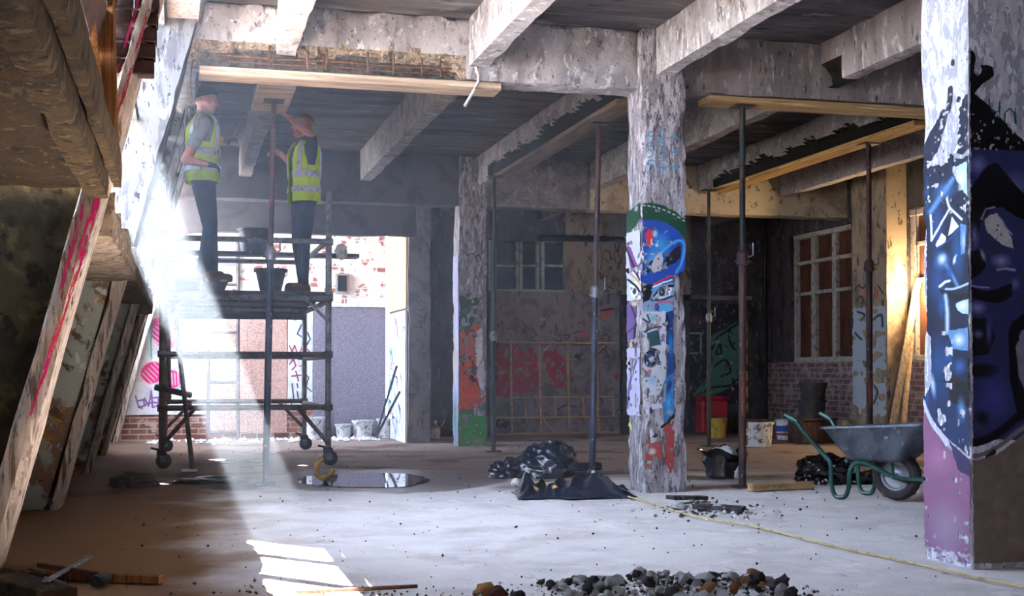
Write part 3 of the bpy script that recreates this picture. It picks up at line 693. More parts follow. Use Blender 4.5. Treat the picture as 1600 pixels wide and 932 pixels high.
prop(0, 0, 0, 0, zj, 'slim dark prop beside the far graffiti column', 'prop_green', 'prop_green', .42, .027, at=(atY(771,500,14.4).x, 14.4, 0))
prop(925, 742, 936, 182, zj, 'prop left of the mural column with a bright collar', 'prop_blue', 'prop_steel', .52, .031)
prop(1160, 762, 1160, 165, AZ-.056, 'rusty prop just right of the mural column', 'prop_steel', 'prop_green', .60, .031)
prop(0, 0, 0, 0, zj, 'thin dark prop in front of the dark graffiti wall', 'prop_green', 'prop_green', .5, .026, at=(atY(1107,500,14.8).x, 14.8, 0))
p5 = atX(1357, 400, 6.60)
prop(0, 0, 0, 0, zj, 'rusty prop rising behind the wheelbarrow', 'prop_steel', 'prop_steel', .62, .032, at=(6.60, p5.y, 0))
prop(415, 757, 428, 132, JZ-.05, 'prop standing in front of the scaffold tower', 'prop_blue', 'prop_steel', .60, .029)
# hazard tape on the rusty prop
o = MB(); pb = fp(1160, 762)
for k in range(9): o.box((pb.x+.036, pb.y-.004, .25+k*.13), (.012, .03, .075))
tag(o.build('warning_tape', 'yellow_web', smooth=False), 'strip of black and yellow tape down the rusty prop', 'tape', kind='stuff')

# ================================================================ scaffold tower
SX0, SX1, SY0, SY1 = -.17, 1.42, 12.75, 15.30
e = empty('scaffold_tower', ((SX0+SX1)/2, (SY0+SY1)/2, 0), 0, 'grey tubular scaffold tower carrying two workers', 'scaffold')
OFF = Vector(e.location)
def sc(name, pts, r=.028, m_='galv', par=None, n=10): return MB().tube([Vector(p)-OFF for p in pts], r, n).build(name, m_, par or e)
tops = {(0,0): 2.30, (1,0): 2.72, (0,1): 2.5, (1,1): 2.5}
for i, x in enumerate((SX0, SX1)):
    for j, y in enumerate((SY0, SY1)):
        p = sc('post', [(x,y,.17), (x,y,tops[(i,j)])], .031, 'scaf_rust' if i == 0 else 'galv')
        for zc in (.58, 1.10, 1.66, 2.22):
            MB().lathe([(.031,-.035),(.044,-.03),(.044,.03),(.031,.035)], Vector((x,y,zc))-OFF, 12).build('coupler', 'scaf_rust', p)
        c = MB().box(Vector((x,y,.15))-OFF, (.09,.09,.06), None, .008).build('caster', 'black_rubber', e)
        MB().lathe([(.0,-.025),(.06,-.025),(.075,-.015),(.075,.015),(.06,.025),(0,.025)], Vector((x+.02,y,.0755))-OFF, 18, 'y').build('wheel', 'black_rubber', c)
        MB().box(Vector((x+.01,y-.035,.105))-OFF, (.05,.012,.09)).build('fork', 'galv', c, smooth=False)
        MB().box(Vector((x+.01,y+.035,.105))-OFF, (.05,.012,.09)).build('fork', 'galv', c, smooth=False)
        MB().tube([Vector((x-.02,y,.18))-OFF, Vector((x-.10,y-.02,.20))-OFF], .012, 6).build('brake_lever', 'black_rubber', c)
for z in (.58, 1.10, 1.66, 2.22):
    for y in (SY0, SY1): sc('ledger', [(SX0-.03,y-.03,z), (SX1+.04,y-.03,z)], .028, 'galv' if z > 1.5 else 'scaf_rust')
for z in (.56, 1.08, 1.63, 2.24):
    for x in (SX0, SX1): sc('transom', [(x,SY0-.04,z), (x,SY1+.04,z)], .027, 'scaf_rust')
# knee braces
for x, s in ((SX0, 1), (SX1, -1)):
    sc('knee_brace', [(x,SY0-.04,.22), (x+s*.30,SY0-.04,.57)], .022, 'scaf_rust')
    sc('knee_brace', [(x,SY0-.04,1.42), (x+s*.22,SY0-.04,1.64)], .016, 'galv')
    sc('knee_brace', [(x,SY1,.26), (x+s*.30,SY1,.57)], .020, 'scaf_rust')
sc('diagonal_brace', [(SX0+.05,SY1,.62), (SX0+.05,SY0,1.6)], .022, 'scaf_rust')
sc('brace_arm', [(SX0-.06,SY0-.05,.78), (SX0+.27,SY0+.10,.70)], .03, 'scaf_rust')
f0 = fp(301, 738); f1 = atY(272, 478, SY0+.05)
st = sc('stabiliser', [(f0.x,f0.y,.02), f1], .023, 'galv')
MB().box(Vector((f0.x-.03,f0.y,.015))-OFF, (.15,.07,.025), None, .006).build('stabiliser_foot', 'white_panel', st, smooth=False)
# deck boards: run across the tower
for k in range(8):
    y0 = SY0+.03+k*.315
    if k == 4: continue
    MB().box(Vector(((SX0+SX1)/2+random.uniform(-.02,.02), y0+.15, 1.71+random.uniform(-.004,.004)))-OFF, (SX1-SX0+.1, .295, .038), None, .004).build('deck_board', 'scaf_board', e, smooth=False)
MB().box(Vector(((SX0+SX1)/2, SY1-.02, 1.62))-OFF, (SX1-SX0, .04, .16)).build('toe_board', 'scaf_board', e, smooth=False)
# plank laid over the rear rails, carrying a bucket
RB0 = atY(255, 388, SY1+.03); RB1 = atY(556, 388, SY1+.03)
plank('scaffold_plank', (SX0-.25, SY1-.17, 2.291), (RB1.x, SY1-.17, 2.291), .24, .045, 'scaf_board', 'dark plank laid across the rear top rail of the scaffold')
def bucket(name, loc, r0, r1, h, material, label, group, rim=True, handle=True, tilt=None, n=22):
    b_ = empty(name, loc, random.uniform(0, 6), label, 'bucket', group)
    if tilt: b_.rotation_euler = tilt
    pr = [(0,0), (r0,0), (r0+(r1-r0)*.5,h*.5), (r1,h), (r1-.008,h), (r0-.006,.012), (0,.012)]
    MB().lathe(pr, (0,0,0), n).build('body', material, b_)
    if rim: MB().lathe([(r1-.004,h-.03),(r1+.012,h-.03),(r1+.012,h),(r1-.008,h+.002)], (0,0,0), n).build('rim', material, b_)
    if handle:
        pts = [(math.cos(a)*(r1+.01), -.02-abs(math.sin(a))*.05, h-.03-math.sin(a)*h*.35) for a in np.linspace(0, math.pi, 9)]
        MB().tube(pts, .005, 6).build('handle', 'galv', b_)
    return b_
gb = 'buckets about the scaffold and back wall'
q = atY(423, 462, SY0+.16); bucket('bucket', (q.x, SY0+.17, 1.732), .105, .155, .22, 'black_plastic', 'black bucket standing on the scaffold deck between the workers', gb)
q = atY(396, 372, SY1+.02); bucket('bucket', (q.x, SY1-.17, 2.3145), .14, .185, .27, 'black_plastic', 'black bucket on the plank across the rear scaffold rail', gb)
for (px, w, h, lab, m_) in ((488, .14, .30, 'white tub behind the right scaffold leg', 'white_tub'), (535, .11, .20, 'short white tub before the grey board', 'white_tub'), (566, .14, .25, 'stained white tub nearest the leaning rods', 'white_tub'), (589, .10, .27, 'narrow grey tub against the lit partition', 'white_tub')):
    q = fp(px, 685 if px != 589 else 681); bucket('bucket', (q.x, min(q.y, YB-.3), 0), w*.82, w, h, m_, lab, gb)
# bottle by the partition
q = fp(667, 682)
b_ = empty('plastic_bottle', (q.x, q.y-.6, 0), 0, 'small white bottle on the floor by the dark partition end', 'bottle')
MB().lathe([(0,0),(.07,0),(.075,.02),(.075,.14),(.03,.19),(.028,.22),(0,.22)], (0,0,0), 16).build('body', 'white_tub', b_)
MB().lathe([(.03,.21),(.032,.215),(.032,.25),(0,.25)], (0,0,0), 12).build('cap', 'white_panel', b_)
MB().tube([(.06,0,.15),(.12,0,.2),(.13,0,.26)], .010, 6).build('spout', 'white_tub', b_)
# rag on the right post

def blob(name, c, dims, material, amp=.35, freq=2.2, sub=4, seed=0, flat=True, ridges=True, parent=None, squash=None):
    bm = bmesh.new(); bmesh.ops.create_icosphere(bm, subdivisions=sub, radius=1)
    for v in bm.verts:
        p = v.co.copy(); n1 = mnoise.fractal(p*freq+Vector((seed,seed*2.1,0)), 1, 2, 4)
        rd = 1-abs(mnoise.noise(p*freq*1.4+Vector((0,seed,3))))*2 if ridges else 0
        s = 1+amp*n1+amp*.35*rd
        if material.startswith('bag'): s -= .16*abs(mnoise.noise(p*3.3+Vector((seed,1,2))))+.09*abs(mnoise.noise(Vector((p.x*7,p.y*7,p.z*3))+Vector((2,seed,5))))-.08
        q_ = Vector((p.x*dims[0]*s, p.y*dims[1]*s, p.z*dims[2]*s))
        if squash: q_ = squash(q_)
        if flat and q_.z < -dims[2]*.55: q_.z = -dims[2]*.55
        v.co = q_
    zmin = min(v.co.z for v in bm.verts)
    me = bpy.data.meshes.new(name)
    for v in bm.verts: v.co.z -= zmin if flat else 0
    bm.to_mesh(me); bm.free()
    me.polygons.foreach_set('use_smooth', [True]*len(me.polygons)); me.set_sharp_from_angle(angle=math.radians(50))
    o = link(name, me, material, parent); o.location = c
    return o
q = atY(533, 394, SY0-.05); tag(blob('rag', (q.x, SY0-.055, q.z), (.055,.05,.075), 'chalk', .3, 2, 3, 4, flat=False), 'pale rag tied round the right scaffold post', 'rag')

# ladder against the bright wall
la0, la1 = atY(325, 600, 17.7).x, atY(371, 600, 17.7).x
ld = empty('ladder', ((la0+la1)/2, 17.5, 0), 0, 'narrow steel ladder standing in the bright light well', 'ladder')
for x in (-(la1-la0)/2, (la1-la0)/2): MB().tube([(x,-.1,0),(x,.28,2.75)], .024, 8).build('rail', 'scaf_rust', ld)
for z in (.12, .78, 1.45, 2.1, 2.45): MB().tube([(-(la1-la0)/2,-.1+z*.138,z),((la1-la0)/2,-.1+z*.138,z)], .02, 8).build('rung', 'scaf_rust', ld)
# rods leaning in the corner of the lit partition
for k, (a, b2, lab) in enumerate((((604,682),(628,572),'taller dark rod leaning on the lit partition'), ((607,684),(622,612),'shorter dark rod leaning on the lit partition'))):
    p = fp(*a); p = Vector((p.x-.02, 17.2, 0)); q = Vector((PTX-.04, 17.0-.25*k, atY(b2[0], b2[1], 17).z))
    p.x = PTX-.30
    tag(MB().tube([p+Vector((0,0,.016)), q], .016, 8).build('leaning_rod', 'prop_green'), lab, 'rod')

# ================================================================ small things by the scaffold
y0 = fp(508, 752)
b_ = MB(); b_.tube([y0+Vector(v) for v in ((-.02,.02,.19),(-.07,0,.14),(-.075,0,.07),(-.045,0,.03),(.0,0,.025),(.045,0,.05),(.07,.0,.10))], .022, 8, smooth=4)
tag(b_.build('webbing_sling', 'yellow_web'), 'curled yellow sling standing beside the puddle', 'sling')
w0 = fp(375, 724); b_ = MB()
for k in range(2):
    cx = w0.x+(.12 if k else -.15)
    b_.tube([(cx+.12*math.cos(a)*(1+.06*math.sin(3*a)), w0.y+.2*math.sin(a), .012+.01*k+.008*math.sin(2*a)) for a in np.linspace(0, 2*math.pi, 25)[:-1]], .006, 6, closed=True)
b_.tube([(w0.x-.06,w0.y,.012),(w0.x,w0.y-.05,.012),(w0.x+.02,w0.y,.012)], .006, 6)
tag(b_.build('wire_coil', 'galv'), 'thin coil of wire lying in the light shafts on the floor', 'wire')
q = fp(208, 762); tag(blob('plastic_sheet', (q.x, q.y+.15, -.01), (.17,.17,.07), 'dark_plaster', .3, 1.8, 4, 3), 'crumpled clear plastic heaped beside the raked struts', 'plastic sheet')
q = fp(330, 754); tag(blob('dark_sheet', (q.x, q.y, -.012), (.26,.14,.035), 'bag_black', .35, 2.4, 4, 6), 'flat dark sheet on the floor left of the front prop', 'sheet')

# ================================================================ bin bags and tarpaulin
def neck(h, dx, w):                          # pulls the top of a bag into a gathered neck
    def s(q_):
        if q_.z > h*.45:
            t = min(1, (q_.z-h*.45)/(h*.75)); k = 1-(1-w)*t**.6
            q_ = Vector((q_.x*k+dx*t, q_.y*k, q_.z*(1+.35*t)))
        return q_
    return s
q = fp(862, 748)
bg_ = empty('bin_bag', (q.x, q.y+.18, 0), 0, 'shiny blue black bin bag slumped left of the mural column', 'bin bag', 'bin bags on the floor')
o = blob('bag_body', (0,0,-.004), (.26,.22,.185), 'bag', .20, 1.5, 5, 11, parent=bg_)
o = blob('bag_mouth', (.10,-.02,.17), (.13,.11,.085), 'bag', .38, 1.9, 4, 14, parent=bg_)
o.rotation_euler = (0, .35, .3)
o = blob('bag_tail', (-.34,0,-.004), (.16,.12,.10), 'bag', .35, 2.2, 4, 19, parent=bg_)
q = fp(1140, 750)
bg_ = empty('bin_bag', (q.x, q.y+.14, 0), 0, 'open black bin bag standing behind the rusty prop', 'bin bag', 'bin bags on the floor')
b_ = MB(); prof = []
n = 40
vs = []; rows = [(.10,0.0),(.15,.03),(.15,.09),(.18,.15),(.16,.21),(.20,.265),(.225,.27),(.20,.25),(.16,.21),(.13,.17)]
for (r, h) in rows:
    for k in range(n):
        a = 2*math.pi*k/n; w = 1+.22*mnoise.noise((math.cos(a)*1.8, math.sin(a)*1.8, h*9))+.12*mnoise.noise((math.cos(a)*5, math.sin(a)*5, h*12))
        hh = h+(.11*mnoise.noise((math.cos(a)*1.6, math.sin(a)*1.6, 4)) if h > .15 else 0)
        vs.append((r*w*math.cos(a)*.95, r*w*math.sin(a)*.9, hh))
b_.add(vs, [(i*n+k, i*n+(k+1) % n, (i+1)*n+(k+1) % n, (i+1)*n+k) for i in range(len(rows)-1) for k in range(n)])
b_.add([(0,0,.002)]+vs[:n], [(0, 1+(k+1) % n, 1+k) for k in range(n)])
b_.build('bag_body', 'bag_black', bg_)
o = blob('bag_contents', (0,0,.13), (.13,.12,.09), 'rubble_pale', .3, 2.4, 3, 5, parent=bg_)
o = blob('paper_scrap', (.06,-.19,-.002), (.035,.02,.07), 'chalk', .3, 2.4, 3, 8, parent=bg_)
q = fp(1312, 757)
tag(blob('bin_bag', (q.x-.05, q.y+.16, -.004), (.21,.20,.155), 'bag_black', .30, 1.8, 5, 23), 'black bin bag slumped on the floor behind the wheelbarrow', 'bin bag', 'bin bags on the floor')
o = blob('bin_bag', (q.x+.30, q.y+.02, -.004), (.17,.11,.07), 'bag_black', .35, 2.2, 4, 27)
tag(o, 'flattened black bin bag between the wheelbarrow legs', 'bin bag', 'bin bags on the floor')
# tarpaulin: a folded sheet
def sheet(name, c, w, d, fold, material, seed, rz=0, nx=56, ny=34, par=None):
    vs = []
    for j in range(ny):
        for i in range(nx):
            u, v = i/(nx-1), j/(ny-1)
            x, y = (u-.5)*w, (v-.5)*d
            e_ = min(u, 1-u, v, 1-v)
            z = fold(u, v)*min(1, e_*5+.10)+.05*(1-abs(mnoise.noise((x*5+seed, y*4-x*2, 2)))*2.4)*min(1,e_*6)*.7+.012*max(0, mnoise.noise((x*14+seed, y*14, seed)))
            wob = .05*mnoise.noise((x*3+seed, y*3, 1.7))
            vs.append((x+wob*.8, y+wob, max(.004, z)))
    fs = [(j*nx+i, j*nx+i+1, (j+1)*nx+i+1, (j+1)*nx+i) for j in range(ny-1) for i in range(nx-1)]
    me = mesh(name, vs, fs, True, 40); o = link(name, me, material, par)
    md = o.modifiers.new('thick', 'SOLIDIFY'); md.thickness = .004; md.offset = 1
    o.location = c; o.rotation_euler = (0,0,rz); return o
def fold1(u, v):
    r = abs(math.sin((u*2.1+v*.9)*math.pi+.6))**3
    pk = math.exp(-((u-.60)/.16)**2-((v-.55)/.3)**2)
    return .035+.05*r+.15*pk*(.6+.4*math.sin((u*3-v*4)*3))
def fold2(u, v): return .02+.05*abs(math.sin((u*3.1-v*1.3)*math.pi))**3+.12*math.exp(-((u-.25)/.10)**2-((v-.7)/.25)**2)
q = fp(940, 781)
tp_ = empty('tarpaulin', (q.x, q.y+.32, 0), 0, 'crumpled dark plastic sheet against the foot of the mural column', 'tarpaulin')
sheet('sheet_fold', (-.01, .0, 0), .56, .62, fold1, 'tarp', 3, .10, par=tp_)
sheet('sheet_fold', (-.33, .04, 0), .46, .50, fold2, 'tarp', 9, -.12, par=tp_)
sheet('sheet_fold', (.20, .22, .01), .26, .30, fold2, 'tarp', 15, .5, 34, 24, par=tp_)
q = fp(915, 738); tag(MB().box((q.x, q.y+.22, .035), (.42,.16,.07), None, .01).build('rubber_block', 'bag_black'), 'low black block on the floor behind the prop with a bright collar', 'block')

# yellow hose
hp = [fp(x, y) for x, y in ((870,752),(838,756),(812,755),(806,760),(822,764),(850,764),(905,763),(950,770),(1000,784),(1035,795),(1070,806),(1130,818),(1190,829),(1260,846),(1340,866),(1430,885),(1520,905),(1600,923),(1680,942))]
hp = [Vector((p.x+.01*math.sin(i*2.3), p.y, .012)) for i, p in enumerate(hp)]
tag(MB().tube(hp, .0055, 8, smooth=6).build('yellow_hose', 'hose'), 'thin yellow hose trailing from the dark sheet across the floor', 'hose')
q = fp(806, 760); tag(blob('hose_fitting', (q.x, q.y, 0), (.035,.045,.04), 'chalk', .2, 2, 3, 2), 'white fitting at the loop end of the yellow hose', 'fitting')

# ================================================================ wheelbarrow
WP = fp(1402, 783); hd = math.atan2(-.834, .551)
wb_ = empty('wheelbarrow', (WP.x, WP.y, 0), hd, 'galvanised wheelbarrow with green tube frame beside the navy mural pillar', 'wheelbarrow')
# tray
def loop(x0, x1, y, z0, z1, n=8, rc=.06):
    out = []
    for (cx, cy, a0) in ((x1-rc, y-rc, 0), (x0+rc, y-rc, 90), (x0+rc, -y+rc, 180), (x1-rc, -y+rc, 270)):
        for k in range(n):
            a = math.radians(a0+90*k/(n-1)); px_ = cx+rc*math.cos(a); out.append((px_, cy+rc*math.sin(a), z0+(z1-z0)*(px_-x0)/(x1-x0)))
    return out
rings = [loop(-.30,.06,.15,.285,.285), loop(-.33,.10,.17,.30,.31), loop(-.47,.36,.295,.525,.575,rc=.08), loop(-.485,.375,.31,.528,.578,rc=.09), loop(-.485,.375,.31,.513,.563,rc=.09),
         loop(-.465,.352,.288,.515,.565,rc=.08), loop(-.32,.085,.16,.305,.315), loop(-.29,.05,.14,.292,.292)]
n = len(rings[0]); b_ = MB(); vs = [v for r in rings for v in r]
b_.add(vs, [(i*n+k, i*n+(k+1) % n, (i+1)*n+(k+1) % n, (i+1)*n+k) for i in range(len(rings)-1) for k in range(n)]+[tuple(range(n-1,-1,-1)), tuple(7*n+k for k in range(n))])
b_.build('tray', 'barrow_tray', wb_, sharp=50)
for s in (-1, 1):
    fr = MB().tube([(-.74,s*.27,.60),(-.68,s*.265,.575),(-.60,s*.25,.47),(-.46,s*.215,.315),(-.42,s*.21,.26),(-.41,s*.21,.10),(-.385,s*.21,.03),(-.345,s*.21,.017),(-.30,s*.21,.03),(-.275,s*.205,.10),(-.265,s*.20,.22),(-.22,s*.18,.275),(-.13,s*.155,.262),(0,s*.095,.185),(.12,s*.075,.165),(.24,s*.07,.17)], .0165, 10, smooth=5).build('frame_tube', 'barrow_green', wb_)
    MB().tube([(-.76,s*.272,.61),(-.66,s*.262,.56)], .020, 10).build('grip', 'barrow_green', fr)
    MB().tube([(.02,s*.10,.19),(.035,s*.21,.49)], .011, 8).build('stay', 'barrow_green', wb_)
    MB().lathe([(0,-.008),(.016,-.008),(.014,.008),(0,.01)], (.035,s*.245,.47), 10, 'y').build('bolt', 'galv', wb_)
MB().tube([(.24,-.07,.17),(.275,0,.17),(.24,.07,.17)], .0165, 10, smooth=4).build('nose_bar', 'barrow_green', wb_)
MB().tube([(-.30,-.2,.285),(-.30,.2,.285)], .014, 8).build('cross_bar', 'barrow_green', wb_)
wh = MB().lathe([(.10,-.030),(.125,-.046),(.155,-.044),(.174,-.028),(.180,0),(.174,.028),(.155,.044),(.125,.046),(.10,.030)], (0,0,.1815), 36, 'y').build('wheel', 'tyre', wb_)
MB().lathe([(0,-.05),(.022,-.05),(.024,-.026),(.05,-.018),(.085,-.022),(.098,-.036),(.108,-.036),(.108,.036),(.098,.036),(.085,.022),(.05,.018),(.024,.026),(.022,.05),(0,.05)], (0,0,.1815), 28, 'y').build('rim', 'rim_grey', wh)
for k in range(24):
    a = 2*math.pi*k/24
    MB().box((.172*math.cos(a), .02 if k % 2 else -.02, .1815+.172*math.sin(a)), (.012,.036,.014), Matrix.Rotation(-a, 3, 'Y')).build('tread_lug', 'tyre', wh, smooth=False)
MB().tube([(0,-.11,.1815),(0,.11,.1815)], .012, 8).build('axle', 'galv', wb_)

# ================================================================ right background
def tub(px, py, r, h, m_, lab, Y=None):
    q = fp(px, py); return bucket('tub', (q.x, min(q.y+r, YB-.4), 0), r*.86, r, h, m_, lab, 'tubs along the back right wall')
t = tub(1194, 699, .20, .30, 'white_tub', 'large white plaster splashed tub right of the rusty prop')
MB().lathe([(0,.30),(.12,.30),(.125,.315),(.12,.335),(0,.335)], (0,0,0), 18).build('lid', 'dark_box', t)
t = tub(1237, 688, .15, .27, 'white_tub', 'white tub with blue and red print behind the wheelbarrow handle')
MB().lathe([(.136,.06),(.139,.06),(.141,.09),(.138,.09)], (0,0,0), 22).build('printed_band', 'tub_red_print', t)
MB().lathe([(.140,.11),(.144,.11),(.149,.19),(.146,.19)], (0,0,0), 22).build('printed_band', 'tub_blue_print', t)
tub(1127, 685, .13, .27, 'yellow_tub', 'yellow tub on the floor before the red box')
q = atY(1110, 664, YB-.3)
b_ = empty('red_crate', (q.x, YB-.34, 0), 0, 'red crate by the dark graffiti wall', 'crate')
MB().box((0,0,.26), (.42,.30,.50), None, .03).build('body', 'red_box', b_, smooth=False)
MB().box((0,0,.535), (.44,.32,.05), None, .012).build('lid', 'red_box', b_, smooth=False)
MB().box((0,-.165,.47), (.16,.02,.03)).build('handle', 'red_box', b_, smooth=False)
q = fp(1283, 694); BXq = Vector((q.x, q.y+.25, 0))
b_ = empty('wooden_box', BXq, .15, 'dark brown box carrying the black drums behind the wheelbarrow', 'box')
MB().box((0,0,.15), (.50,.36,.30), None, .01).build('body', 'dark_box', b_, smooth=False)
MB().box((0,0,.31), (.54,.40,.03), None, .004).build('lid', 'dark_box', b_, smooth=False)
bucket('drum', BXq+Vector((.0,0,.326)), .155, .185, .23, 'black_plastic', 'lower black drum of the pair on the brown box', 'black drums on the brown box', handle=False)
bucket('drum', BXq+Vector((.02,.0,.561)), .150, .175, .22, 'black_plastic', 'upper black drum of the pair on the brown box', 'black drums on the brown box', handle=True)
# timber offcuts beyond the barrow
for k, (px, py, dx, lab) in enumerate(((1338, 690, .0, 'pale offcut block left of the rusty prop behind the wheelbarrow'), (1375, 692, .0, 'pale broken block right of the rusty prop behind the wheelbarrow'))):
    q = fp(px, py); tag(blob('offcut_block', (q.x-.30+.05*k, q.y-.25, 0), (.13,.12,.20+.05*k), 'timber_pale', .25, 1.3, 3, 31+k), lab, 'block', 'blocks behind the wheelbarrow')
# leaning boards by the pilaster
lb = [((1388,668),(1436,430),.085,'timber_pale','pale board leaning on the pilaster by the work lamp'), ((1382,668),(1412,560),.07,'dark_box','dark short board leaning on the pilaster'), ((1408,666),(1425,520),.06,'timber_pale','narrow pale board leaning beside the navy pillar')]
for (a, b2, w, m_, lab) in lb:
    Yq = pl0-.30; p = atY(a[0], a[1], Yq); p = Vector((p.x, Yq-.45, .0)); d = ray(*a)
    p = fp(a[0], a[1]+6); p = Vector((p.x, p.y, .03)) if p.y < Yq else Vector((atY(a[0], a[1], Yq-.5).x, Yq-.5, .03))
    q = atY(b2[0], b2[1], Yq+.2)
    plank('leaning_board', p, q, w, .03, m_, lab, 'board', (0,1,0), 'boards leaning by the pilaster')
# work lamp
LP = atY(1434, 446, pl0-.25)
wl = empty('work_lamp', LP, 0, 'small lit work lamp hung by the pilaster, glowing warm', 'lamp')
bm = bmesh.new(); bmesh.ops.create_uvsphere(bm, u_segments=14, v_segments=10, radius=.035); me = bpy.data.meshes.new('bulb'); bm.to_mesh(me); bm.free()
link('bulb', me, 'bulb', wl)
MB().lathe([(.0,.09),(.022,.09),(.024,.03),(.02,.03)], (0,0,0), 12).build('lamp_holder', 'black_plastic', wl)
MB().tube([(0,0,.09),(.01,.03,.5),(.03,.1,SLAB-LP.z-.05)], .005, 6).build('lamp_cord', 'black_plastic', wl)
ldt = bpy.data.lights.new('work_lamp_light', 'POINT'); ldt.energy = 110; ldt.color = (1, .72, .40); ldt.shadow_soft_size = .05
lo = bpy.data.objects.new('work_lamp_light', ldt); COL.objects.link(lo); lo.location = LP+Vector((-.05,-.10,-.02))

# steel grid frame leaning on the back wall
GY = YB-.22
gx = lambda px: atY(px, 600, GY).x
gz = lambda py: max(.02, atY(860, py, GY).z)
gf = empty('steel_grid', (gx(865), GY, 0), 0, 'tan steel grid frame leaning on the faded graffiti wall', 'frame')
def gbar(x0, z0_, x1, z1_, r=.014):
    o_ = gf.location; yy = lambda z: -.12+.075*z
    MB().tube([(x0-o_.x, yy(z0_), z0_), (x1-o_.x, yy(z1_), z1_)], r, 6).build('grid_bar', 'plank_tan', gf)
zt, zm, zl, zb = gz(536), gz(621), gz(652), gz(677)
for z in (zt, zl, zb): gbar(gx(768), z, gx(962), z, .016)
gbar(gx(797), zm, gx(958), zm, .011)
for px in (797, 842, 886, 931): gbar(gx(px), zb, gx(px), zt, .016)
for px in (819, 865, 909, 955): gbar(gx(px), zl, gx(px), zm, .011)
for px in (845, 930): gbar(gx(px), gz(553), gx(px+15), gz(538), .011); gbar(gx(px), gz(653), gx(px+17), gz(675), .011)

# ================================================================ floor debris
def chunk_mesh(seed, k=1):
    bm = bmesh.new(); bmesh.ops.create_icosphere(bm, subdivisions=k, radius=1)
    for v in bm.verts: v.co *= 1+.5*mnoise.noise(v.co*1.3+Vector((seed*3.1,seed,0)))
    me = bpy.data.meshes.new('chunk'); bm.to_mesh(me); bm.free(); return me
for i, mname in enumerate(('rubble_dark','rubble_pale','rubble_tan','rubble_red')): pass
CH = {}
for mname in ('rubble_dark','rubble_pale','rubble_tan','rubble_red'):
    CH[mname] = []
    for s in range(4):
        me = chunk_mesh(s+len(mname)*.37, 2); me.materials.append(M[mname]); CH[mname].append(me)
rnd = random.Random(5)
def chunk(p, s, mname, label, group):
    o = bpy.data.objects.new('rubble_chunk', rnd.choice(CH[mname])); COL.objects.link(o)
    o.location = p; o.scale = (s*rnd.uniform(.8,1.4), s*rnd.uniform(.8,1.3), s*rnd.uniform(.6,1.0)); o.rotation_euler = (rnd.uniform(0,.6), rnd.uniform(0,.6), rnd.uniform(0,6))
    return tag(o, label, 'rubble', group)
def heap(cx, x):   # height of the foreground heap along its length
    return 0
P0, P1 = fp(870, 925), fp(1222, 925)
ridge = [(0,.015),(.08,.045),(.2,.05),(.33,.055),(.41,.095),(.5,.085),(.58,.05),(.68,.055),(.76,.075),(.85,.06),(.95,.045),(1,.01)]
def rh(t):
    for (a, h0), (b2, h1) in zip(ridge, ridge[1:]):
        if a <= t <= b2: return h0+(h1-h0)*(t-a)/(b2-a)
    return 0
heapc = []
for k in range(190):
    t = rnd.random(); v = rnd.uniform(-.30, .28); h = 1.15*rh(t)*max(0, 1-abs(v)/.34)
    base = P0.lerp(P1, t); s = rnd.choice((.010,.014,.018,.024,.032))
    p = Vector((base.x+.02*rnd.uniform(-1,1), base.y-.06+v, h*rnd.uniform(.75,1.05)+s*.3))
    mname = rnd.choices(('rubble_dark','rubble_pale','rubble_tan'), (.44,.53,.03))[0]
    heapc.append((p, s, mname))
names = {'rubble_dark': 'dark earthy lump in the rubble heap at the bottom edge', 'rubble_pale': 'pale plaster lump in the rubble heap at the bottom edge', 'rubble_tan': 'tan lump in the rubble heap at the bottom edge', 'rubble_red': 'dark red lump near the rubble heap'}
for p, s, mname in heapc:
    t = (p.x-P0.x)/(P1.x-P0.x); where = 'left end' if t < .25 else 'peak' if .36 < t < .55 else 'right end' if t > .78 else 'middle slope'
    size = 'tiny' if s < .013 else 'small' if s < .02 else 'large'
    kind = {'rubble_dark': 'dark earthy lump', 'rubble_pale': 'pale plaster lump', 'rubble_tan': 'tan sandy lump'}[mname]
    lab = '%s %s at the %s of the foreground rubble heap' % (size, kind, where)
    chunk(p, s, mname, lab, '%s %ss at the %s of the rubble heap' % (size, kind, where))
def scatter(name, pts, mname, label, cat='debris'):
    vs = []; fs = []
    ico = [(0,0,1),(.9,0,0),(.3,.85,.1),(-.7,.5,0),(-.7,-.5,.05),(.3,-.85,0),(0,0,-.8)]
    tri = [(0,1,2),(0,2,3),(0,3,4),(0,4,5),(0,5,1),(6,2,1),(6,3,2),(6,4,3),(6,5,4),(6,1,5)]
    for (p, s) in pts:
        k = len(vs); a = rnd.uniform(0,6); ca, sa = math.cos(a)*s, math.sin(a)*s; j = [rnd.uniform(.7,1.3) for _ in ico]
        vs += [(p[0]+(x*ca-y*sa)*q_, p[1]+(x*sa+y*ca)*q_, p[2]+z*s*.8*q_) for (x,y,z), q_ in zip(ico, j)]
        fs += [tuple(i+k for i in f) for f in tri]
    o = link(name, mesh(name, vs, fs), mname); return tag(o, label, cat, kind='stuff')
pts = []
for k in range(700):
    t = rnd.gauss(.5,.30); v = rnd.gauss(0,.17); base = P0.lerp(P1, t); h = rh(min(1,max(0,t)))*max(0, 1-abs(v)/.36)
    pts.append(((base.x, base.y-.05+v, h*rnd.random()), rnd.uniform(.004,.014)))
scatter('rubble_fines', pts[:400], 'rubble_dark', 'loose dark fines around the foreground rubble heap')
scatter('plaster_fines', pts[400:], 'rubble_pale', 'loose pale crumbs around the foreground rubble heap')
pts = []
for k in range(600):
    x, y = rnd.uniform(-.3, 5.2), rnd.uniform(5.0, 16.5); pts.append(((x, y, .002), rnd.choice((.003,.004,.005,.007,.011))))
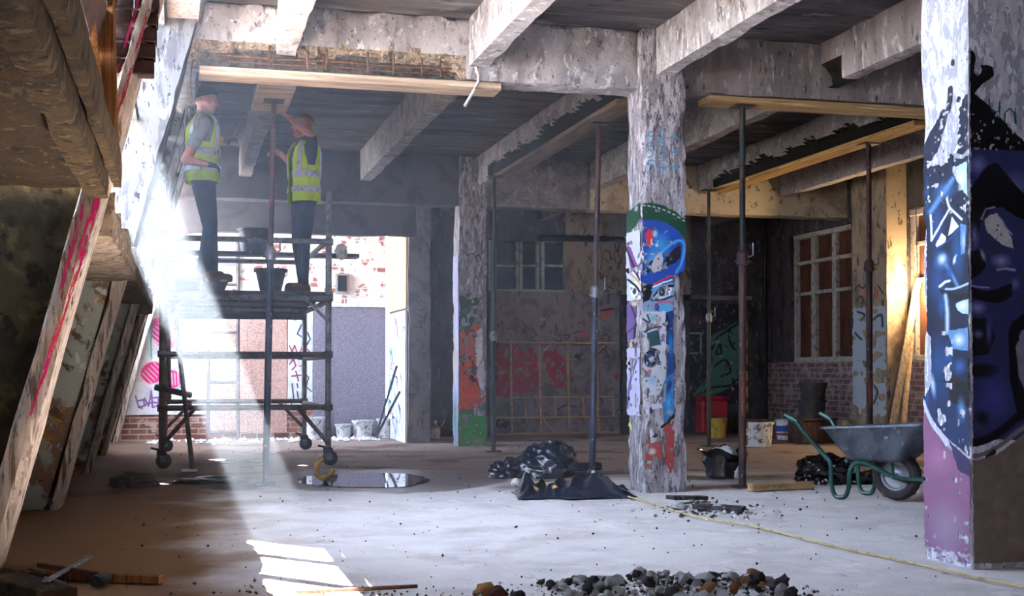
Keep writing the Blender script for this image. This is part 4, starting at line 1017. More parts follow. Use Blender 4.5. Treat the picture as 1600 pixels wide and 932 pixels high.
for k in range(160):
    q = fp(rnd.gauss(540, 110), rnd.uniform(916, 950)); pts.append(((q.x, q.y, .002), rnd.uniform(.004,.010)))
for k in range(120):
    q = fp(rnd.gauss(1120, 50), rnd.gauss(798, 8)); pts.append(((q.x, q.y, .004), rnd.uniform(.006,.018)))
scatter('floor_crumbs', pts, 'rubble_dark', 'dark crumbs of debris strewn over the floor')
pts = []
for k in range(260):
    x, y = rnd.uniform(-.4, 2.6), rnd.gauss(17.4, .3); pts.append(((x, min(y, 17.82), .005), rnd.uniform(.01,.05)))
for k in range(80):
    q = fp(rnd.gauss(1110, 50), rnd.gauss(795, 8)); pts.append(((q.x, q.y, .004), rnd.uniform(.006,.02)))
scatter('plaster_crumbs', pts, 'rubble_pale', 'pale plaster crumbs along the back wall and column foot')
for (px, py, s, mname, lab) in ((757, 929, .038, 'rubble_tan', 'tan lump of sandstone at the bottom edge'), (778, 938, .045, 'rubble_red', 'dark red brick lump beside the tan lump'), (810, 937, .026, 'rubble_dark', 'small dark lump between red lump and rubble heap'), (1178, 912, .03, 'rubble_tan', 'orange tan lump on the right of the rubble heap')):
    q = fp(px, py); chunk(Vector((q.x, q.y, s*.5+(.028 if px == 1178 else 0))), s, mname, lab, None)
# slates at the column foot
for k, (a, b2, w, lab) in enumerate((((1085,798),(1163,801),.14,'long dark slate slab by the mural column'), ((1047,787),(1100,783),.10,'thin dark board at the foot of the mural column'))):
    p, q = fp(*a), fp(*b2); p.z = .03+.01*k; q.z = .022; plank('broken_slab', p, q, w, .028, 'rubble_dark', lab, 'slab')
p, q = fp(1172, 768), fp(1268, 764); p.z = q.z = .03
plank('floor_plank', p, q, .08, .055, 'plank_tan', 'short plank on the floor right of the rusty prop')
p, q = fp(462, 931), fp(652, 921); p.z = q.z = .012
tag(MB().tube([p, q], .009, 8).build('thin_rod', 'rebar'), 'thin rusty rod on the floor at the bottom edge', 'rod')
# tools bottom left
p, q = fp(30, 905), fp(252, 913); p.z = q.z = .02
plank('spirit_level', p, q, .045, .038, 'timber_orange', 'long yellow edged level on the floor at bottom left', 'level')
p, q = fp(-40, 905), fp(92, 945); p.z = q.z = .035
plank('floor_board', p, q, .16, .05, 'soffit', 'brown board in the bottom left corner', 'board')
tl = empty('club_hammer', fp(90, 915), 0, 'dark crossed hammer lying over the level', 'hammer')
o_ = tl.location
def tb(name, a, b2, za, zb_, w, h, m_, par): 
    p, q = fp(*a)-o_, fp(*b2)-o_; p.z, q.z = za, zb_; return MB().bar(p, q, w, h, (0,0,1), .003).build(name, m_, par, smooth=False)
tb('shaft', (60,902), (152,916), .055, .05, .022, .022, 'dark_box', tl); 
p = fp(157,917)-o_; MB().tube([p+Vector((-.02,-.05,.03)), p+Vector((.02,.05,.03))], .026, 10).build('hammer_head', 'prop_green', tl)
tl = empty('steel_bar', fp(100, 912), 0, 'flat grey steel bar laid across the hammer', 'bar'); o_ = tl.location
tb('blade', (70,938), (134,889), .075, .045, .03, .010, 'galv', tl)
tb('tip', (134,889), (139,886), .045, .05, .04, .010, 'galv', tl)
tl = empty('chisel', fp(60, 908), 0, 'short dark chisel beside the hammer shaft', 'chisel'); o_ = tl.location
p, q = fp(46,903)-o_, fp(70,912)-o_; p.z = q.z = .022; MB().tube([p, q], .02, 10).build('grip', 'black_rubber', tl)
p2 = fp(100,920)-o_; p2.z = .02; MB().tube([q, p2], .010, 8).build('blade', 'galv', tl)

# small hanging things
q = atY(221, 484, 14.6); tag(blob('rag', (q.x, 14.6, q.z), (.05,.04,.07), 'chalk', .35, 2, 3, 12, flat=False), 'white scrap of cloth caught on the raked struts', 'rag')
a = atY(300, 100, AY0-.03); b2 = atY(299, 162, AY0-.03)
tag(MB().tube([(a.x+.02,AY0+.02,a.z+.05), a, (a.x-.01,AY0-.04,(a.z+b2.z)/2), b2], .006, 6, smooth=4).build('hanging_wire', 'rebar'), 'thin wire hanging from the left end of the broken beam', 'wire')
for k, (px, py, dz) in enumerate(((1085, 783, .02), (1120, 800, .02), (1060, 796, .015))):
    q = fp(px, py); chunk(Vector((q.x, q.y, dz)), .03+.01*k, 'rubble_pale', ['pale lump at the foot of the mural column', 'pale lump on the long dark slate slab', 'pale lump beside the yellow hose'][k], None)
# ================================================================ people
def ell_loft(sections, n=24):
    """closed loft of ellipses: (cx, cy, cz, rx, ry)"""
    vs = []; 
    for (cx, cy, cz, rx, ry) in sections:
        vs += [(cx+rx*math.cos(2*math.pi*k/n), cy+ry*math.sin(2*math.pi*k/n), cz) for k in range(n)]
    m_ = len(sections)
    fs = [(i*n+k, i*n+(k+1) % n, (i+1)*n+(k+1) % n, (i+1)*n+k) for i in range(m_-1) for k in range(n)]
    fs += [tuple(range(n-1,-1,-1)), tuple((m_-1)*n+k for k in range(n))]
    return vs, fs
def capsule(mb, a, b, r0, r1, n=14):
    a, b = Vector(a), Vector(b); d = (b-a); L_ = d.length; d.normalize()
    pts = []; rr = []
    for t in (-.98, -.85, -.5): pts.append(a+d*r0*t); rr.append(r0*math.sqrt(1-t*t))
    pts.append(a); rr.append(r0); pts.append(a.lerp(b,.5)); rr.append((r0+r1)/2); pts.append(b); rr.append(r1)
    for t in (.5, .85, .98): pts.append(b+d*r1*t); rr.append(r1*math.sqrt(1-t*t))
    mb.tube(pts, rr, n)
def ellipsoid(mb, c, r, R=None):
    bm = bmesh.new(); bmesh.ops.create_uvsphere(bm, u_segments=18, v_segments=12, radius=1); bm.verts.index_update()
    vs = [Vector((v.co.x*r[0], v.co.y*r[1], v.co.z*r[2])) for v in bm.verts]
    if R is not None: vs = [R @ v for v in vs]
    fs = [tuple(v.index for v in f.verts) for f in bm.faces]; bm.free()
    mb.add([v+Vector(c) for v in vs], fs)
def hand(mb, w, d, up, s=1.0, curl=.5, side=1):
    """palm and five separate bent fingers; w wrist, d pointing direction, up back-of-hand direction"""
    w, d, up = Vector(w), Vector(d).normalized(), Vector(up); up = (up-d*up.dot(d)).normalized(); sd = d.cross(up)*side
    R = Matrix((d, sd, up)).transposed()
    ellipsoid(mb, w+d*.05*s, (.055*s,.043*s,.018*s), R)
    for k, (o, L_) in enumerate(((-.030,.078),(-.010,.088),(.011,.084),(.030,.066))):
        a = w+d*.088*s+sd*o*s; k1 = a+d*L_*.48*s*math.cos(curl*.6)-up*L_*.48*s*math.sin(curl*.6)
        k2 = k1+d*L_*.34*s*math.cos(curl*1.5)-up*L_*.34*s*math.sin(curl*1.5); k3 = k2+d*L_*.26*s*math.cos(curl*2.2)-up*L_*.26*s*math.sin(curl*2.2)
        capsule(mb, a-d*.03*s, k1, .0105*s, .0095*s, 10); capsule(mb, k1, k2, .0095*s, .009*s, 10); capsule(mb, k2, k3, .009*s, .008*s, 10)
    t0 = w+d*.03*s-sd*.03*s; t1 = t0+d*.03*s-sd*.03*s-up*.012*s; t2 = t1+d*.035*s-sd*.008*s-up*.015*s
    capsule(mb, t0, t1, .014*s, .011*s, 10); capsule(mb, t1, t2, .011*s, .009*s, 10)
def remesh(name, mb, voxel, mats, parent, classify, smooth=4):
    me = mesh(name+'_raw', mb.v, mb.f); o = link(name, me, None, parent)
    md = o.modifiers.new('r', 'REMESH'); md.mode = 'VOXEL'; md.voxel_size = voxel
    ms = o.modifiers.new('s', 'SMOOTH'); ms.factor = .5; ms.iterations = smooth
    dg = bpy.context.evaluated_depsgraph_get(); dg.update()
    me2 = bpy.data.meshes.new_from_object(o.evaluated_get(dg)); o.modifiers.clear(); o.data = me2; me2.name = name
    me2.materials.clear()
    for m_ in mats: me2.materials.append(M[m_])
    for f in me2.polygons: f.material_index = classify(f.center); f.use_smooth = True
    return o
def seg_d(p, a, b):
    a, b = Vector(a), Vector(b); ab = b-a; t = max(0, min(1, (p-a).dot(ab)/ab.length_squared)); return (p-a-ab*t).length
def person(loc, rz, H, label, arms, legs, head_yaw, head_pitch, tee, trousers, hairm, vestm, sleeve_to, gloves=False, hair_full=True, group=None):
    """faces +x locally; arms: {side: (elbow, wrist, hand_dir, hand_up)} in local metres, legs: {side: (knee, ankle)}"""
    root = empty('person', loc, rz, label, 'person', group); s = H/1.80
    v3 = lambda *a: Vector(a)*s
    hipz, shz, nkz = .94, 1.46, 1.53
    torso = [(0,0,.88,.10,.15),(0,0,.92,.125,.172),(-.005,0,1.0,.125,.170),(.0,0,1.10,.118,.158),(.005,0,1.22,.125,.170),(.0,0,1.33,.132,.188),(-.01,0,1.42,.120,.195),(-.015,0,1.475,.092,.165),(-.01,0,1.515,.062,.09),(0,0,1.54,.055,.06)]
    torso = [tuple(c*s for c in t) for t in torso]
    mb = MB(); mb.add(*ell_loft(torso))
    segs = []      # (a, b, r, material index)  0 skin 1 tee 2 trousers 3 boots 4 glove 5 lips
    sh = {}
    for sd in (-1, 1):
        S = v3(-.01, sd*.185, 1.435); sh[sd] = S; E, Wr, hd_, hu = arms[sd]; E, Wr = Vector(E)*s, Vector(Wr)*s
        capsule(mb, S, E, .060*s, .046*s); capsule(mb, E, Wr, .045*s, .029*s)
        cut = S.lerp(E, sleeve_to)
        capsule(mb, S, cut, .066*s, .058*s)
        segs += [(S, cut, .066*s, 1), (cut, E, .048*s, 0), (E, Wr, .036*s, 0)]
        hand(mb, Wr, hd_, hu, s*1.03, .75, -sd); e_ = Wr+Vector(hd_).normalized()*.16*s; segs.append((Wr+(e_-Wr)*.05, e_, .03*s, 4 if gloves else 0))
        K, A = Vector(legs[sd][0])*s, Vector(legs[sd][1])*s; Hj = v3(0, sd*.092, .90)
        capsule(mb, Hj, K, .098*s, .068*s); capsule(mb, K, A+Vector((0,0,.02)), .066*s, .056*s)
        segs += [(Hj, K, .085*s, 2), (K, A, .062*s, 2)]
        toe = A+v3(.155, sd*.02, -.045); heel = A+v3(-.035, 0, -.045)
        capsule(mb, A+v3(0,0,.01), A+v3(.0,0,-.03), .055*s, .052*s); capsule(mb, heel, toe, .043*s, .041*s)
        mb.box((heel+toe)/2+Vector((0,0,-.028*s)), ((toe-heel).length+.07*s, .085*s, .028*s), Matrix.Rotation(math.atan2((toe-heel).y,(toe-heel).x),3,'Z'), .008)
        segs += [(heel, toe, .05*s, 3), (A, A+v3(0,0,-.03), .05*s, 3)]
    # head
    Hd = Matrix.Rotation(head_yaw, 3, 'Z') @ Matrix.Rotation(head_pitch, 3, 'Y'); hc = v3(.02, 0, 1.665)
    hp_ = lambda x, y, z: hc+(Hd @ Vector((x,y,z)))*s
    capsule(mb, v3(-.012,0,1.50), hp_(-.02,0,-.06), .060*s, .056*s)
    ellipsoid(mb, hp_(-.008,0,.02), (.102*s,.079*s,.108*s), Hd); ellipsoid(mb, hp_(.032,0,-.052), (.062*s,.058*s,.062*s), Hd); ellipsoid(mb, hp_(.055,0,-.088), (.032*s,.034*s,.026*s), Hd)
    ellipsoid(mb, hp_(.082,0,.020), (.018*s,.045*s,.012*s), Hd)                 # brow
    capsule(mb, hp_(.092,0,.012), hp_(.112,0,-.022), .010*s, .015*s, 10)        # nose
    for sd in (-1,1):
        ellipsoid(mb, hp_(-.008,sd*.080,-.008), (.022*s,.010*s,.034*s), Hd)     # ears
        ellipsoid(mb, hp_(.066,sd*.040,-.022), (.026*s,.022*s,.018*s), Hd)      # cheeks
    ellipsoid(mb, hp_(.088,0,-.056), (.010*s,.024*s,.006*s), Hd); ellipsoid(mb, hp_(.086,0,-.068), (.010*s,.021*s,.006*s), Hd)
    segs += [(hp_(0,0,.02), hp_(.03,0,-.05), .09*s, 0), (v3(-.012,0,1.53), hp_(-.02,0,-.06), .06*s, 0)]
    segs += [(v3(0,0,1.0), v3(0,0,1.44), .15*s, 1), (v3(0,-.15,1.45), v3(0,.15,1.45), .05*s, 1), (v3(0,-.05,.92), v3(0,.05,.92), .13*s, 2)]
    lipc = hp_(.094,0,-.062)
    def classify(c):
        if (c-lipc).length < .020*s: return 5
        return min(segs, key=lambda g_: seg_d(c, g_[0], g_[1])-g_[2])[3]
    body = remesh('body', mb, .0105, ['skin', tee, trousers, 'boot', 'glove', 'lips'], root, classify, 3)
    for sd in (-1,1):
        m2 = MB(); ellipsoid(m2, hp_(.080,sd*.031,.000), (.010*s,.013*s,.008*s), Hd); m2.build('eye', 'eye', root)
    # hair cap
    m2 = MB(); nu, nv = 26, 12; vs = []
    for j in range(nv):
        ph = j/(nv-1)*(1.75 if hair_full else 1.45)
        for i in range(nu):
            th = 2*math.pi*i/nu; back = .5-.5*math.cos(th)
            p2 = ph*(.62+.38*back); r_ = 1.075+.025*mnoise.noise((math.cos(th)*4, math.sin(th)*4, ph*5))
            vs.append(hp_(-.008+.102*r_*math.sin(p2)*math.cos(th), .079*r_*math.sin(p2)*math.sin(th), .02+.108*r_*math.cos(p2)))
    m2.add(vs, [(j*nu+i, j*nu+(i+1) % nu, (j+1)*nu+(i+1) % nu, (j+1)*nu+i) for j in range(nv-1) for i in range(nu)])
    o = m2.build('hair', hairm, root); md = o.modifiers.new('t','SOLIDIFY'); md.thickness = .012; md.offset = -1
    # hi-vis vest: open front, armholes
    rows = [(.90,.150,.205),(.97,.150,.200),(1.05,.145,.192),(1.13,.142,.188),(1.20,.146,.192),(1.27,.150,.198),(1.34,.152,.206),(1.40,.146,.210),(1.445,.130,.206),(1.49,.098,.175),(1.515,.080,.125)]
    rows = [(z*s, rx*s, ry*s) for z, rx, ry in rows]
    na = 120
    def vest_grid(name, m_, par, keep, off=0.0, zr=None, sub=6):
        rr = []
        for (a, b2) in zip(rows, rows[1:]):
            for k in range(sub): t = k/sub; rr.append(tuple(a[i]+(b2[i]-a[i])*t for i in range(3)))
        rr.append(rows[-1])
        vs = []; m3 = MB(); R_ = len(rr)
        for (z, rx, ry) in rr:
            for i in range(na):
                a = 2*math.pi*i/na; w = 1+.035*mnoise.noise((math.cos(a)*2.2, math.sin(a)*2.2, z*5+rz))
                vs.append((-.005*s+(rx+off)*w*math.cos(a), (ry+off)*w*math.sin(a), z))
        fs = []
        for j in range(R_-1):
            zc = (rr[j][0]+rr[j+1][0])/2/s
            for i in range(na):
                ac = (i+.5)/na*360; ac = ac-360 if ac > 180 else ac
                if keep(ac, zc): fs.append((j*na+i, j*na+(i+1) % na, (j+1)*na+(i+1) % na, (j+1)*na+i))
        used = sorted({i for f in fs for i in f}); mp = {u: k for k, u in enumerate(used)}
        m3.add([vs[u] for u in used], [tuple(mp[i] for i in f) for f in fs])
        o = m3.build(name, m_, par); md = o.modifiers.new('t','SOLIDIFY'); md.thickness = .008*s; md.offset = 1; return o
    def keep(a, z):
        if abs(a) < 17+max(0, z-1.3)*60: return False          # open front
        if z > 1.26 and abs(abs(a)-90) < 14+(z-1.26)*95 and z < 1.47: return False   # armholes
        return True
    vest = vest_grid('vest', vestm, root, keep)
    vest_grid('reflective_band', 'reflector', vest, lambda a, z: keep(a, z) and .995 < z < 1.05, .010*s)
    vest_grid('reflective_band', 'reflector', vest, lambda a, z: keep(a, z) and 1.145 < z < 1.20, .010*s)
    for lo_, hi_ in ((38,54),(-54,-38),(128,144),(-144,-128)):
        vest_grid('reflective_strap', 'reflector', vest, lambda a, z, lo_=lo_, hi_=hi_: keep(a, z) and z > 1.17 and lo_ <= a <= hi_, .010*s)
    return root
DECK = 1.7315
# boards cantilevered under the left-hand worker
for k, x in enumerate((.06, .30)):
    plank('scaffold_board', (x, 11.72, DECK+.022), (x+.02, 14.6, DECK+.022), .225, .038, 'scaf_board', 'long deck board under the grey sleeved worker, %s' % ('against the raked side' if k == 0 else 'toward the tower middle'), 'board', group='long boards on the scaffold deck')
def loc_pt(loc, rz, H, w):                  # world point -> local metres of a 1.80 m figure
    d = Matrix.Rotation(-rz, 3, 'Z') @ (Vector(w)-Vector(loc)); return d/(H/1.80)
# worker with grey sleeves, facing right
YL = 12.12; rzL = math.radians(6); HL = 1.80
pL = atY(303, 452, YL); LL = (pL.x+.08, YL, DECK+.041)
lp = lambda px, py, dy: loc_pt(LL, rzL, HL, atY(px, py, YL+dy))
armsL = {-1: (lp(290, 250, -.27), lp(321, 256, -.26), (1,.15,-.1), (0,-.5,1)),
          1: (lp(318, 232, .22), lp(346, 219, .16), (1,-.1,.25), (0,.5,1))}
legsL = {-1: ((.05,-.12,.49), (-.02,-.14,.085)), 1: ((.08,.11,.49), (.10,.13,.085))}
person(LL, rzL, HL, 'worker in hi-vis vest with grey sleeves, reaching forward, on the scaffold', armsL, legsL, .05, .10, 'tee_grey', 'trousers', 'hair_dark', 'vest_pale', .62, gloves=True, group='workers on the scaffold tower')
# pointing trowel in the far hand
w = atY(352, 218, YL+.16); d = Vector((.55,.0,.84)).normalized()
tw = empty('pointing_trowel', w+Vector((.05,0,.0)), 0, 'pointed trowel held up by the grey sleeved worker', 'trowel')
MB().tube([(-.03,0,-.05),(.03,0,.05)], .014, 10).build('handle', 'dark_box', tw)
MB().tube([(.03,0,.05),(.05,0,.10)], .005, 8).build('tang', 'trowel', tw)
b_ = MB(); b_.add([(.045,-.035,.09),(.045,.035,.09),(.12,0,.27),(.055,-.035,.088),(.055,.035,.088),(.128,0,.268)], [(0,1,2),(3,5,4),(0,2,5,3),(1,4,5,2),(0,3,4,1)]); b_.build('blade', 'trowel', tw, smooth=False)
# worker with raised arm, facing left
YR = 12.98; rzR = math.radians(196); HR = 1.80
pR = atY(474, 455, YR); LR = (pR.x, YR, DECK)
rp = lambda px, py, dy: loc_pt(LR, rzR, HR, atY(px, py, YR+dy))
armsR = {1: (rp(486, 212, -.26), rp(452, 184, -.20), (1,-.1,.55), (-.3,.4,.8)),
         -1: (rp(462, 262, .22), rp(438, 240, .18), (1,.1,.1), (0,-.3,1))}
legsR = {-1: ((.02,-.09,.49), (-.04,-.10,.085)), 1: ((.04,.11,.49), (.05,.12,.085))}
person(LR, rzR, HR, 'worker in bright hi-vis vest and dark clothes raising an arm, beside the prop', armsR, legsR, .1, -.08, 'tee_dark', 'jeans', 'hair_ginger', 'vest', .72, gloves=False, hair_full=False, group='workers on the scaffold tower')
# ================================================================ graffiti: paint layers on the walls and columns
def vnoise(h, w, cell, seed, octs=3):
    rs = np.random.RandomState(seed); out = np.zeros((h, w)); amp = 1; tot = 0
    for o_ in range(octs):
        c = max(1.0, cell/2**o_); cy, cx = (c if np.isscalar(c) else c), c
        gh, gw = int(h/cy)+3, int(w/cx)+3; g_ = rs.rand(gh, gw)
        y = np.arange(h)/cy; x = np.arange(w)/cx; y0 = y.astype(int); x0 = x.astype(int); fy = (y-y0)[:,None]; fx = (x-x0)[None]
        fy = fy*fy*(3-2*fy); fx = fx*fx*(3-2*fx)
        v = (g_[y0][:,x0]*(1-fx)+g_[y0][:,x0+1]*fx)*(1-fy)+(g_[y0+1][:,x0]*(1-fx)+g_[y0+1][:,x0+1]*fx)*fy
        out += v*amp; tot += amp; amp *= .55
    return out/tot
class Canvas:
    """a painted area; coordinates are those of the photograph's frame on that face"""
    def __init__(s, x0, y0, x1, y1, k):
        s.x0, s.y0, s.x1, s.y1, s.k = x0, y0, x1, y1, k
        s.w, s.h = int((x1-x0)*k)+1, int((y1-y0)*k)+1
        s.X, s.Y = np.meshgrid(np.linspace(x0,x1,s.w), np.linspace(y0,y1,s.h))
        s.c = np.zeros((s.h,s.w,3)); s.a = np.zeros((s.h,s.w))
        s.jx = (vnoise(s.h,s.w,6*k,1)-.5); s.jy = (vnoise(s.h,s.w,6*k,2)-.5)
    def put(s, m, col, a=1.0):
        m = np.clip(m, 0, 1)*a; col = np.array(col)
        s.c = np.where(s.a[...,None] > .02, s.c*(1-m[...,None])+col*m[...,None], col*np.ones_like(s.c)); s.a = np.maximum(s.a, m)
        return s
    def co(s, j): return s.X+s.jx*j, s.Y+s.jy*j
    def poly(s, pts, col, j=2.0, a=1.0):
        X, Y = s.co(j); ins = np.zeros_like(X, bool); n = len(pts)
        for i in range(n):
            (xa, ya), (xb, yb) = pts[i], pts[(i+1) % n]
            if ya == yb: continue
            ins ^= ((ya > Y) != (yb > Y)) & (X < (xb-xa)*(Y-ya)/(yb-ya)+xa)
        return s.put(ins.astype(float), col, a)
    def line(s, pts, wd, col, soft=.6, j=1.0, a=1.0):
        X, Y = s.co(j); d = np.full(X.shape, 1e9)
        for (xa, ya), (xb, yb) in zip(pts, pts[1:]):
            dx, dy = xb-xa, yb-ya; t = np.clip(((X-xa)*dx+(Y-ya)*dy)/max(dx*dx+dy*dy,1e-9), 0, 1)
            d = np.minimum(d, np.hypot(X-xa-t*dx, Y-ya-t*dy))
        return s.put((wd/2+soft/2-d)/soft, col, a)
    def curve(s, pts, wd, col, **k_):
        P_ = [np.array(p, float) for p in pts]; out = []
        for i in range(len(P_)-1):
            p0 = P_[max(i-1,0)]; p1 = P_[i]; p2 = P_[i+1]; p3 = P_[min(i+2,len(P_)-1)]
            for t in np.linspace(0,1,7)[:-1]: out.append(tuple(.5*(2*p1+(p2-p0)*t+(2*p0-5*p1+4*p2-p3)*t*t+(3*p1-p0-3*p2+p3)*t**3)))
        out.append(tuple(P_[-1])); return s.line(out, wd, col, **k_)
    def ell(s, cx, cy, rx, ry, col, soft=.15, j=1.5, a=1.0, rot=0):
        X, Y = s.co(j); X = X-cx; Y = Y-cy
        if rot: X, Y = X*math.cos(rot)+Y*math.sin(rot), -X*math.sin(rot)+Y*math.cos(rot)
        return s.put((1-np.hypot(X/rx, Y/ry))/soft+.0, col, a)
    def fill(s, x0, y0, x1, y1, col, j=3, a=1.0): return s.poly([(x0,y0),(x1,y0),(x1,y1),(x0,y1)], col, j, a)
    def wear(s, cell, thr, seed, region=None, stretch=1.0, col=None):
        n_ = vnoise(int(s.h/stretch)+2, s.w, cell*s.k, seed, 2)
        if stretch != 1: n_ = n_[(np.arange(s.h)/stretch).astype(int)]
        n_ = n_[:s.h]; m = n_ > thr
        if region is not None:
            x0,y0,x1,y1 = region; m &= (s.X > x0)&(s.X < x1)&(s.Y > y0)&(s.Y < y1)
        if col is None: s.a = np.where(m, 0, s.a)
        else:
            mm = m & (s.a > .3); s.c[mm] = col
        return s
    def erase(s, pts, j=2.0):
        keep_c, keep_a = s.c.copy(), s.a.copy(); t = Canvas.__new__(Canvas); t.__dict__ = dict(s.__dict__); t.c = np.zeros_like(s.c); t.a = np.zeros_like(s.a)
        t.poly(pts, (1,1,1), j); s.a = np.where(t.a > .5, 0, keep_a); return s
    def mottle(s, amt, cell, seed):
        n_ = vnoise(s.h, s.w, cell*s.k, seed)-.5; s.c = np.clip(s.c*(1+amt*n_[...,None]), 0, 1); return s
    def build(s, name, fmap, material, parent, thr=.5):
        """fmap(u, v) with u across 0..1 and v down 0..1 -> (point, normal)"""
        keep = (s.a[:-1,:-1] > thr)&(s.a[1:,:-1] > thr)&(s.a[:-1,1:] > thr)&(s.a[1:,1:] > thr)
        jj, ii = np.nonzero(keep)
        if len(jj) == 0: return None
        idx = lambda j, i: j*s.w+i
        F_ = np.stack([idx(jj,ii), idx(jj+1,ii), idx(jj+1,ii+1), idx(jj,ii+1)], 1)
        used, inv = np.unique(F_.ravel(), return_inverse=True); F_ = inv.reshape(-1,4)
        uj, ui = used//s.w, used % s.w
        pts = fmap(ui/(s.w-1), uj/(s.h-1))
        me = bpy.data.meshes.new(name); me.vertices.add(len(used)); me.vertices.foreach_set('co', pts.astype(np.float32).ravel())
        me.loops.add(len(F_)*4); me.loops.foreach_set('vertex_index', F_.astype(np.int32).ravel())
        me.polygons.add(len(F_)); me.polygons.foreach_set('loop_start', (np.arange(len(F_))*4).astype(np.int32)); me.polygons.foreach_set('loop_total', np.full(len(F_),4,np.int32))
        me.update(calc_edges=True); me.validate()
        c = np.clip(s.c.reshape(-1,3)[used], 0, 1); c = np.where(c <= .04045, c/12.92, ((c+.055)/1.055)**2.4)
        at = me.color_attributes.new('Col', 'FLOAT_COLOR', 'POINT'); at.data.foreach_set('color', np.concatenate([c, np.ones((len(c),1))],1).astype(np.float32).ravel())
        me.polygons.foreach_set('use_smooth', np.ones(len(F_), bool))
        return link(name, me, material, parent)
def relief(p):                                # follow the cast surface below, a little proud of it
    return np.array([surf_off(q) for q in p])
def face_front(x0, x1, z0, z1, Y, off=.004, rel=True):
    def f(u, v):
        p = np.stack([x0+(x1-x0)*u, np.full_like(u, Y), z0+(z1-z0)*v], 1)
        p[:,1] -= off+(relief(p) if rel else 0); return p
    return f
def face_left(y_far, y_near, z0, z1, X, off=.004, rel=True):
    def f(u, v):
        p = np.stack([np.full_like(u, X), y_far+(y_near-y_far)*u, z0+(z1-z0)*v], 1)
        p[:,0] -= off+(relief(p) if rel else 0); return p
    return f
def zpx(py, px, Y): return atY(px, py, Y).z
R_ = rgb
NAVY, INK, BLUE, STEEL, ICE, WHITE = R_(12,24,52), R_(8,10,20), R_(24,70,130), R_(84,130,180), R_(176,204,232), R_(226,232,242)
# ---- right pillar, lit face (u: far edge 1443 -> near edge 1518)
c = Canvas(1443, 60, 1518, 880, 1.25)
c.poly([(1478,171),(1466,190),(1451,209),(1443,226),(1443,262),(1456,247),(1464,240),(1472,222),(1481,204),(1487,176)], NAVY, 5)
c.poly([(1489,140),(1495,137),(1496,160),(1490,182),(1484,178)], NAVY, 4); c.ell(1496,105,3,7,NAVY,.3,3); c.ell(1505,166,4,7,NAVY,.3,3)
c.poly([(1507,176),(1518,160),(1518,250),(1500,250),(1503,215)], NAVY, 6); c.ell(1489,252,6,9,NAVY,.3,4)
c.wear(5.4,0.700,3)
c.fill(1443,256,1518,640,NAVY,7)
c.poly([(1443,600),(1518,600),(1518,712),(1486,690),(1460,660),(1443,630)], R_(20,44,84), 2)
c.ell(1466,350,16,60,R_(26,66,120),.95); c.ell(1468,440,22,60,R_(24,62,116),.95); c.ell(1500,400,16,60,R_(30,78,132),.95); c.ell(1470,570,24,60,R_(24,66,118),.95); c.ell(1480,300,26,18,R_(40,88,140),.8); c.line([(1456,328),(1474,306),(1494,284)],9,STEEL,soft=6); c.poly([(1492,270),(1518,262),(1518,318),(1505,300)],ICE,3); c.ell(1508,288,10,20,WHITE,.9)
c.ell(1450,300,5,40,BLUE,.9)
for q in ([(1456,334),(1457,352),(1457,374)],[(1457,374),(1472,352),(1488,329)],[(1488,329),(1498,340),(1507,350)],[(1483,312),(1485,322),(1488,330)]): c.line(q,3.6,WHITE,soft=1.5)
c.poly([(1463,383),(1474,365),(1481,372),(1479,380),(1466,386)],WHITE,2); c.poly([(1491,342),(1502,360),(1492,368),(1485,371)],WHITE,2)
c.line([(1466,388),(1486,378),(1504,364)],2.2,BLUE,soft=1.5)
c.ell(1474,408,16,18,STEEL,.9); c.ell(1474,406,9,11,WHITE,1.0); c.poly([(1504,356),(1514,360),(1513,402),(1506,404)],STEEL,2); c.ell(1510,384,3.5,20,ICE,.9)
c.ell(1496,410,4,10,WHITE,.6,rot=.4); c.ell(1500,408,3,8,BLUE,.6,rot=.4); c.line([(1481,416),(1490,432),(1500,451)],5,STEEL,soft=4); c.ell(1486,430,8,20,BLUE,.9)
c.line([(1471,449),(1480,443),(1487,442)],4,WHITE,soft=2); c.curve([(1481,454),(1496,455),(1518,449)],3.5,ICE,soft=2); c.poly([(1470,452),(1482,458),(1500,464),(1518,462),(1518,476),(1498,472),(1476,464)],INK,2)
c.poly([(1497,478),(1518,472),(1518,496),(1508,494),(1500,488)],ICE,2); c.ell(1508,482,9,7,WHITE,.9)
c.line([(1480,464),(1483,490),(1484,522)],6,ICE,soft=5); c.ell(1474,480,7,26,BLUE,.9); c.ell(1503,507,12,11,NAVY,.7)
c.poly([(1484,520),(1518,516),(1518,552),(1492,548)],STEEL,3); c.ell(1503,534,12,13,WHITE,.95); c.ell(1486,560,10,30,BLUE,.9); c.ell(1504,575,14,16,R_(30,84,140),.8)
c.poly([(1486,588),(1518,600),(1518,640),(1488,630)],INK,3); c.ell(1506,640,9,26,STEEL,.9); c.ell(1460,604,6,26,ICE,.9,rot=-.15); c.ell(1450,610,5,34,BLUE,.8)
c.curve([(1443,630),(1456,658),(1480,688),(1498,704),(1518,718)],6,R_(196,196,226),soft=3)
c.poly([(1443,642),(1456,668),(1480,698),(1500,714),(1518,726),(1518,880),(1443,880)],R_(128,88,122),3)
c.ell(1470,720,26,30,R_(150,104,140),.9); c.ell(1480,830,40,60,R_(142,124,150),.9)
c.poly([(1484,690),(1518,716),(1518,742),(1500,734)],R_(50,44,84),4)
c.erase([(1443,340),(1448,345),(1449,430),(1449,520),(1456,530),(1457,600),(1447,622),(1443,622)],3)
c.wear(7.6,0.715,11,(1443,256,1518,345)); c.wear(8.5,0.680,13,(1462,520,1492,690),stretch=1.6); c.wear(6.8,0.710,14,(1500,600,1518,900),stretch=2); c.wear(8.5,0.730,15,(1443,690,1518,900),stretch=1.5)

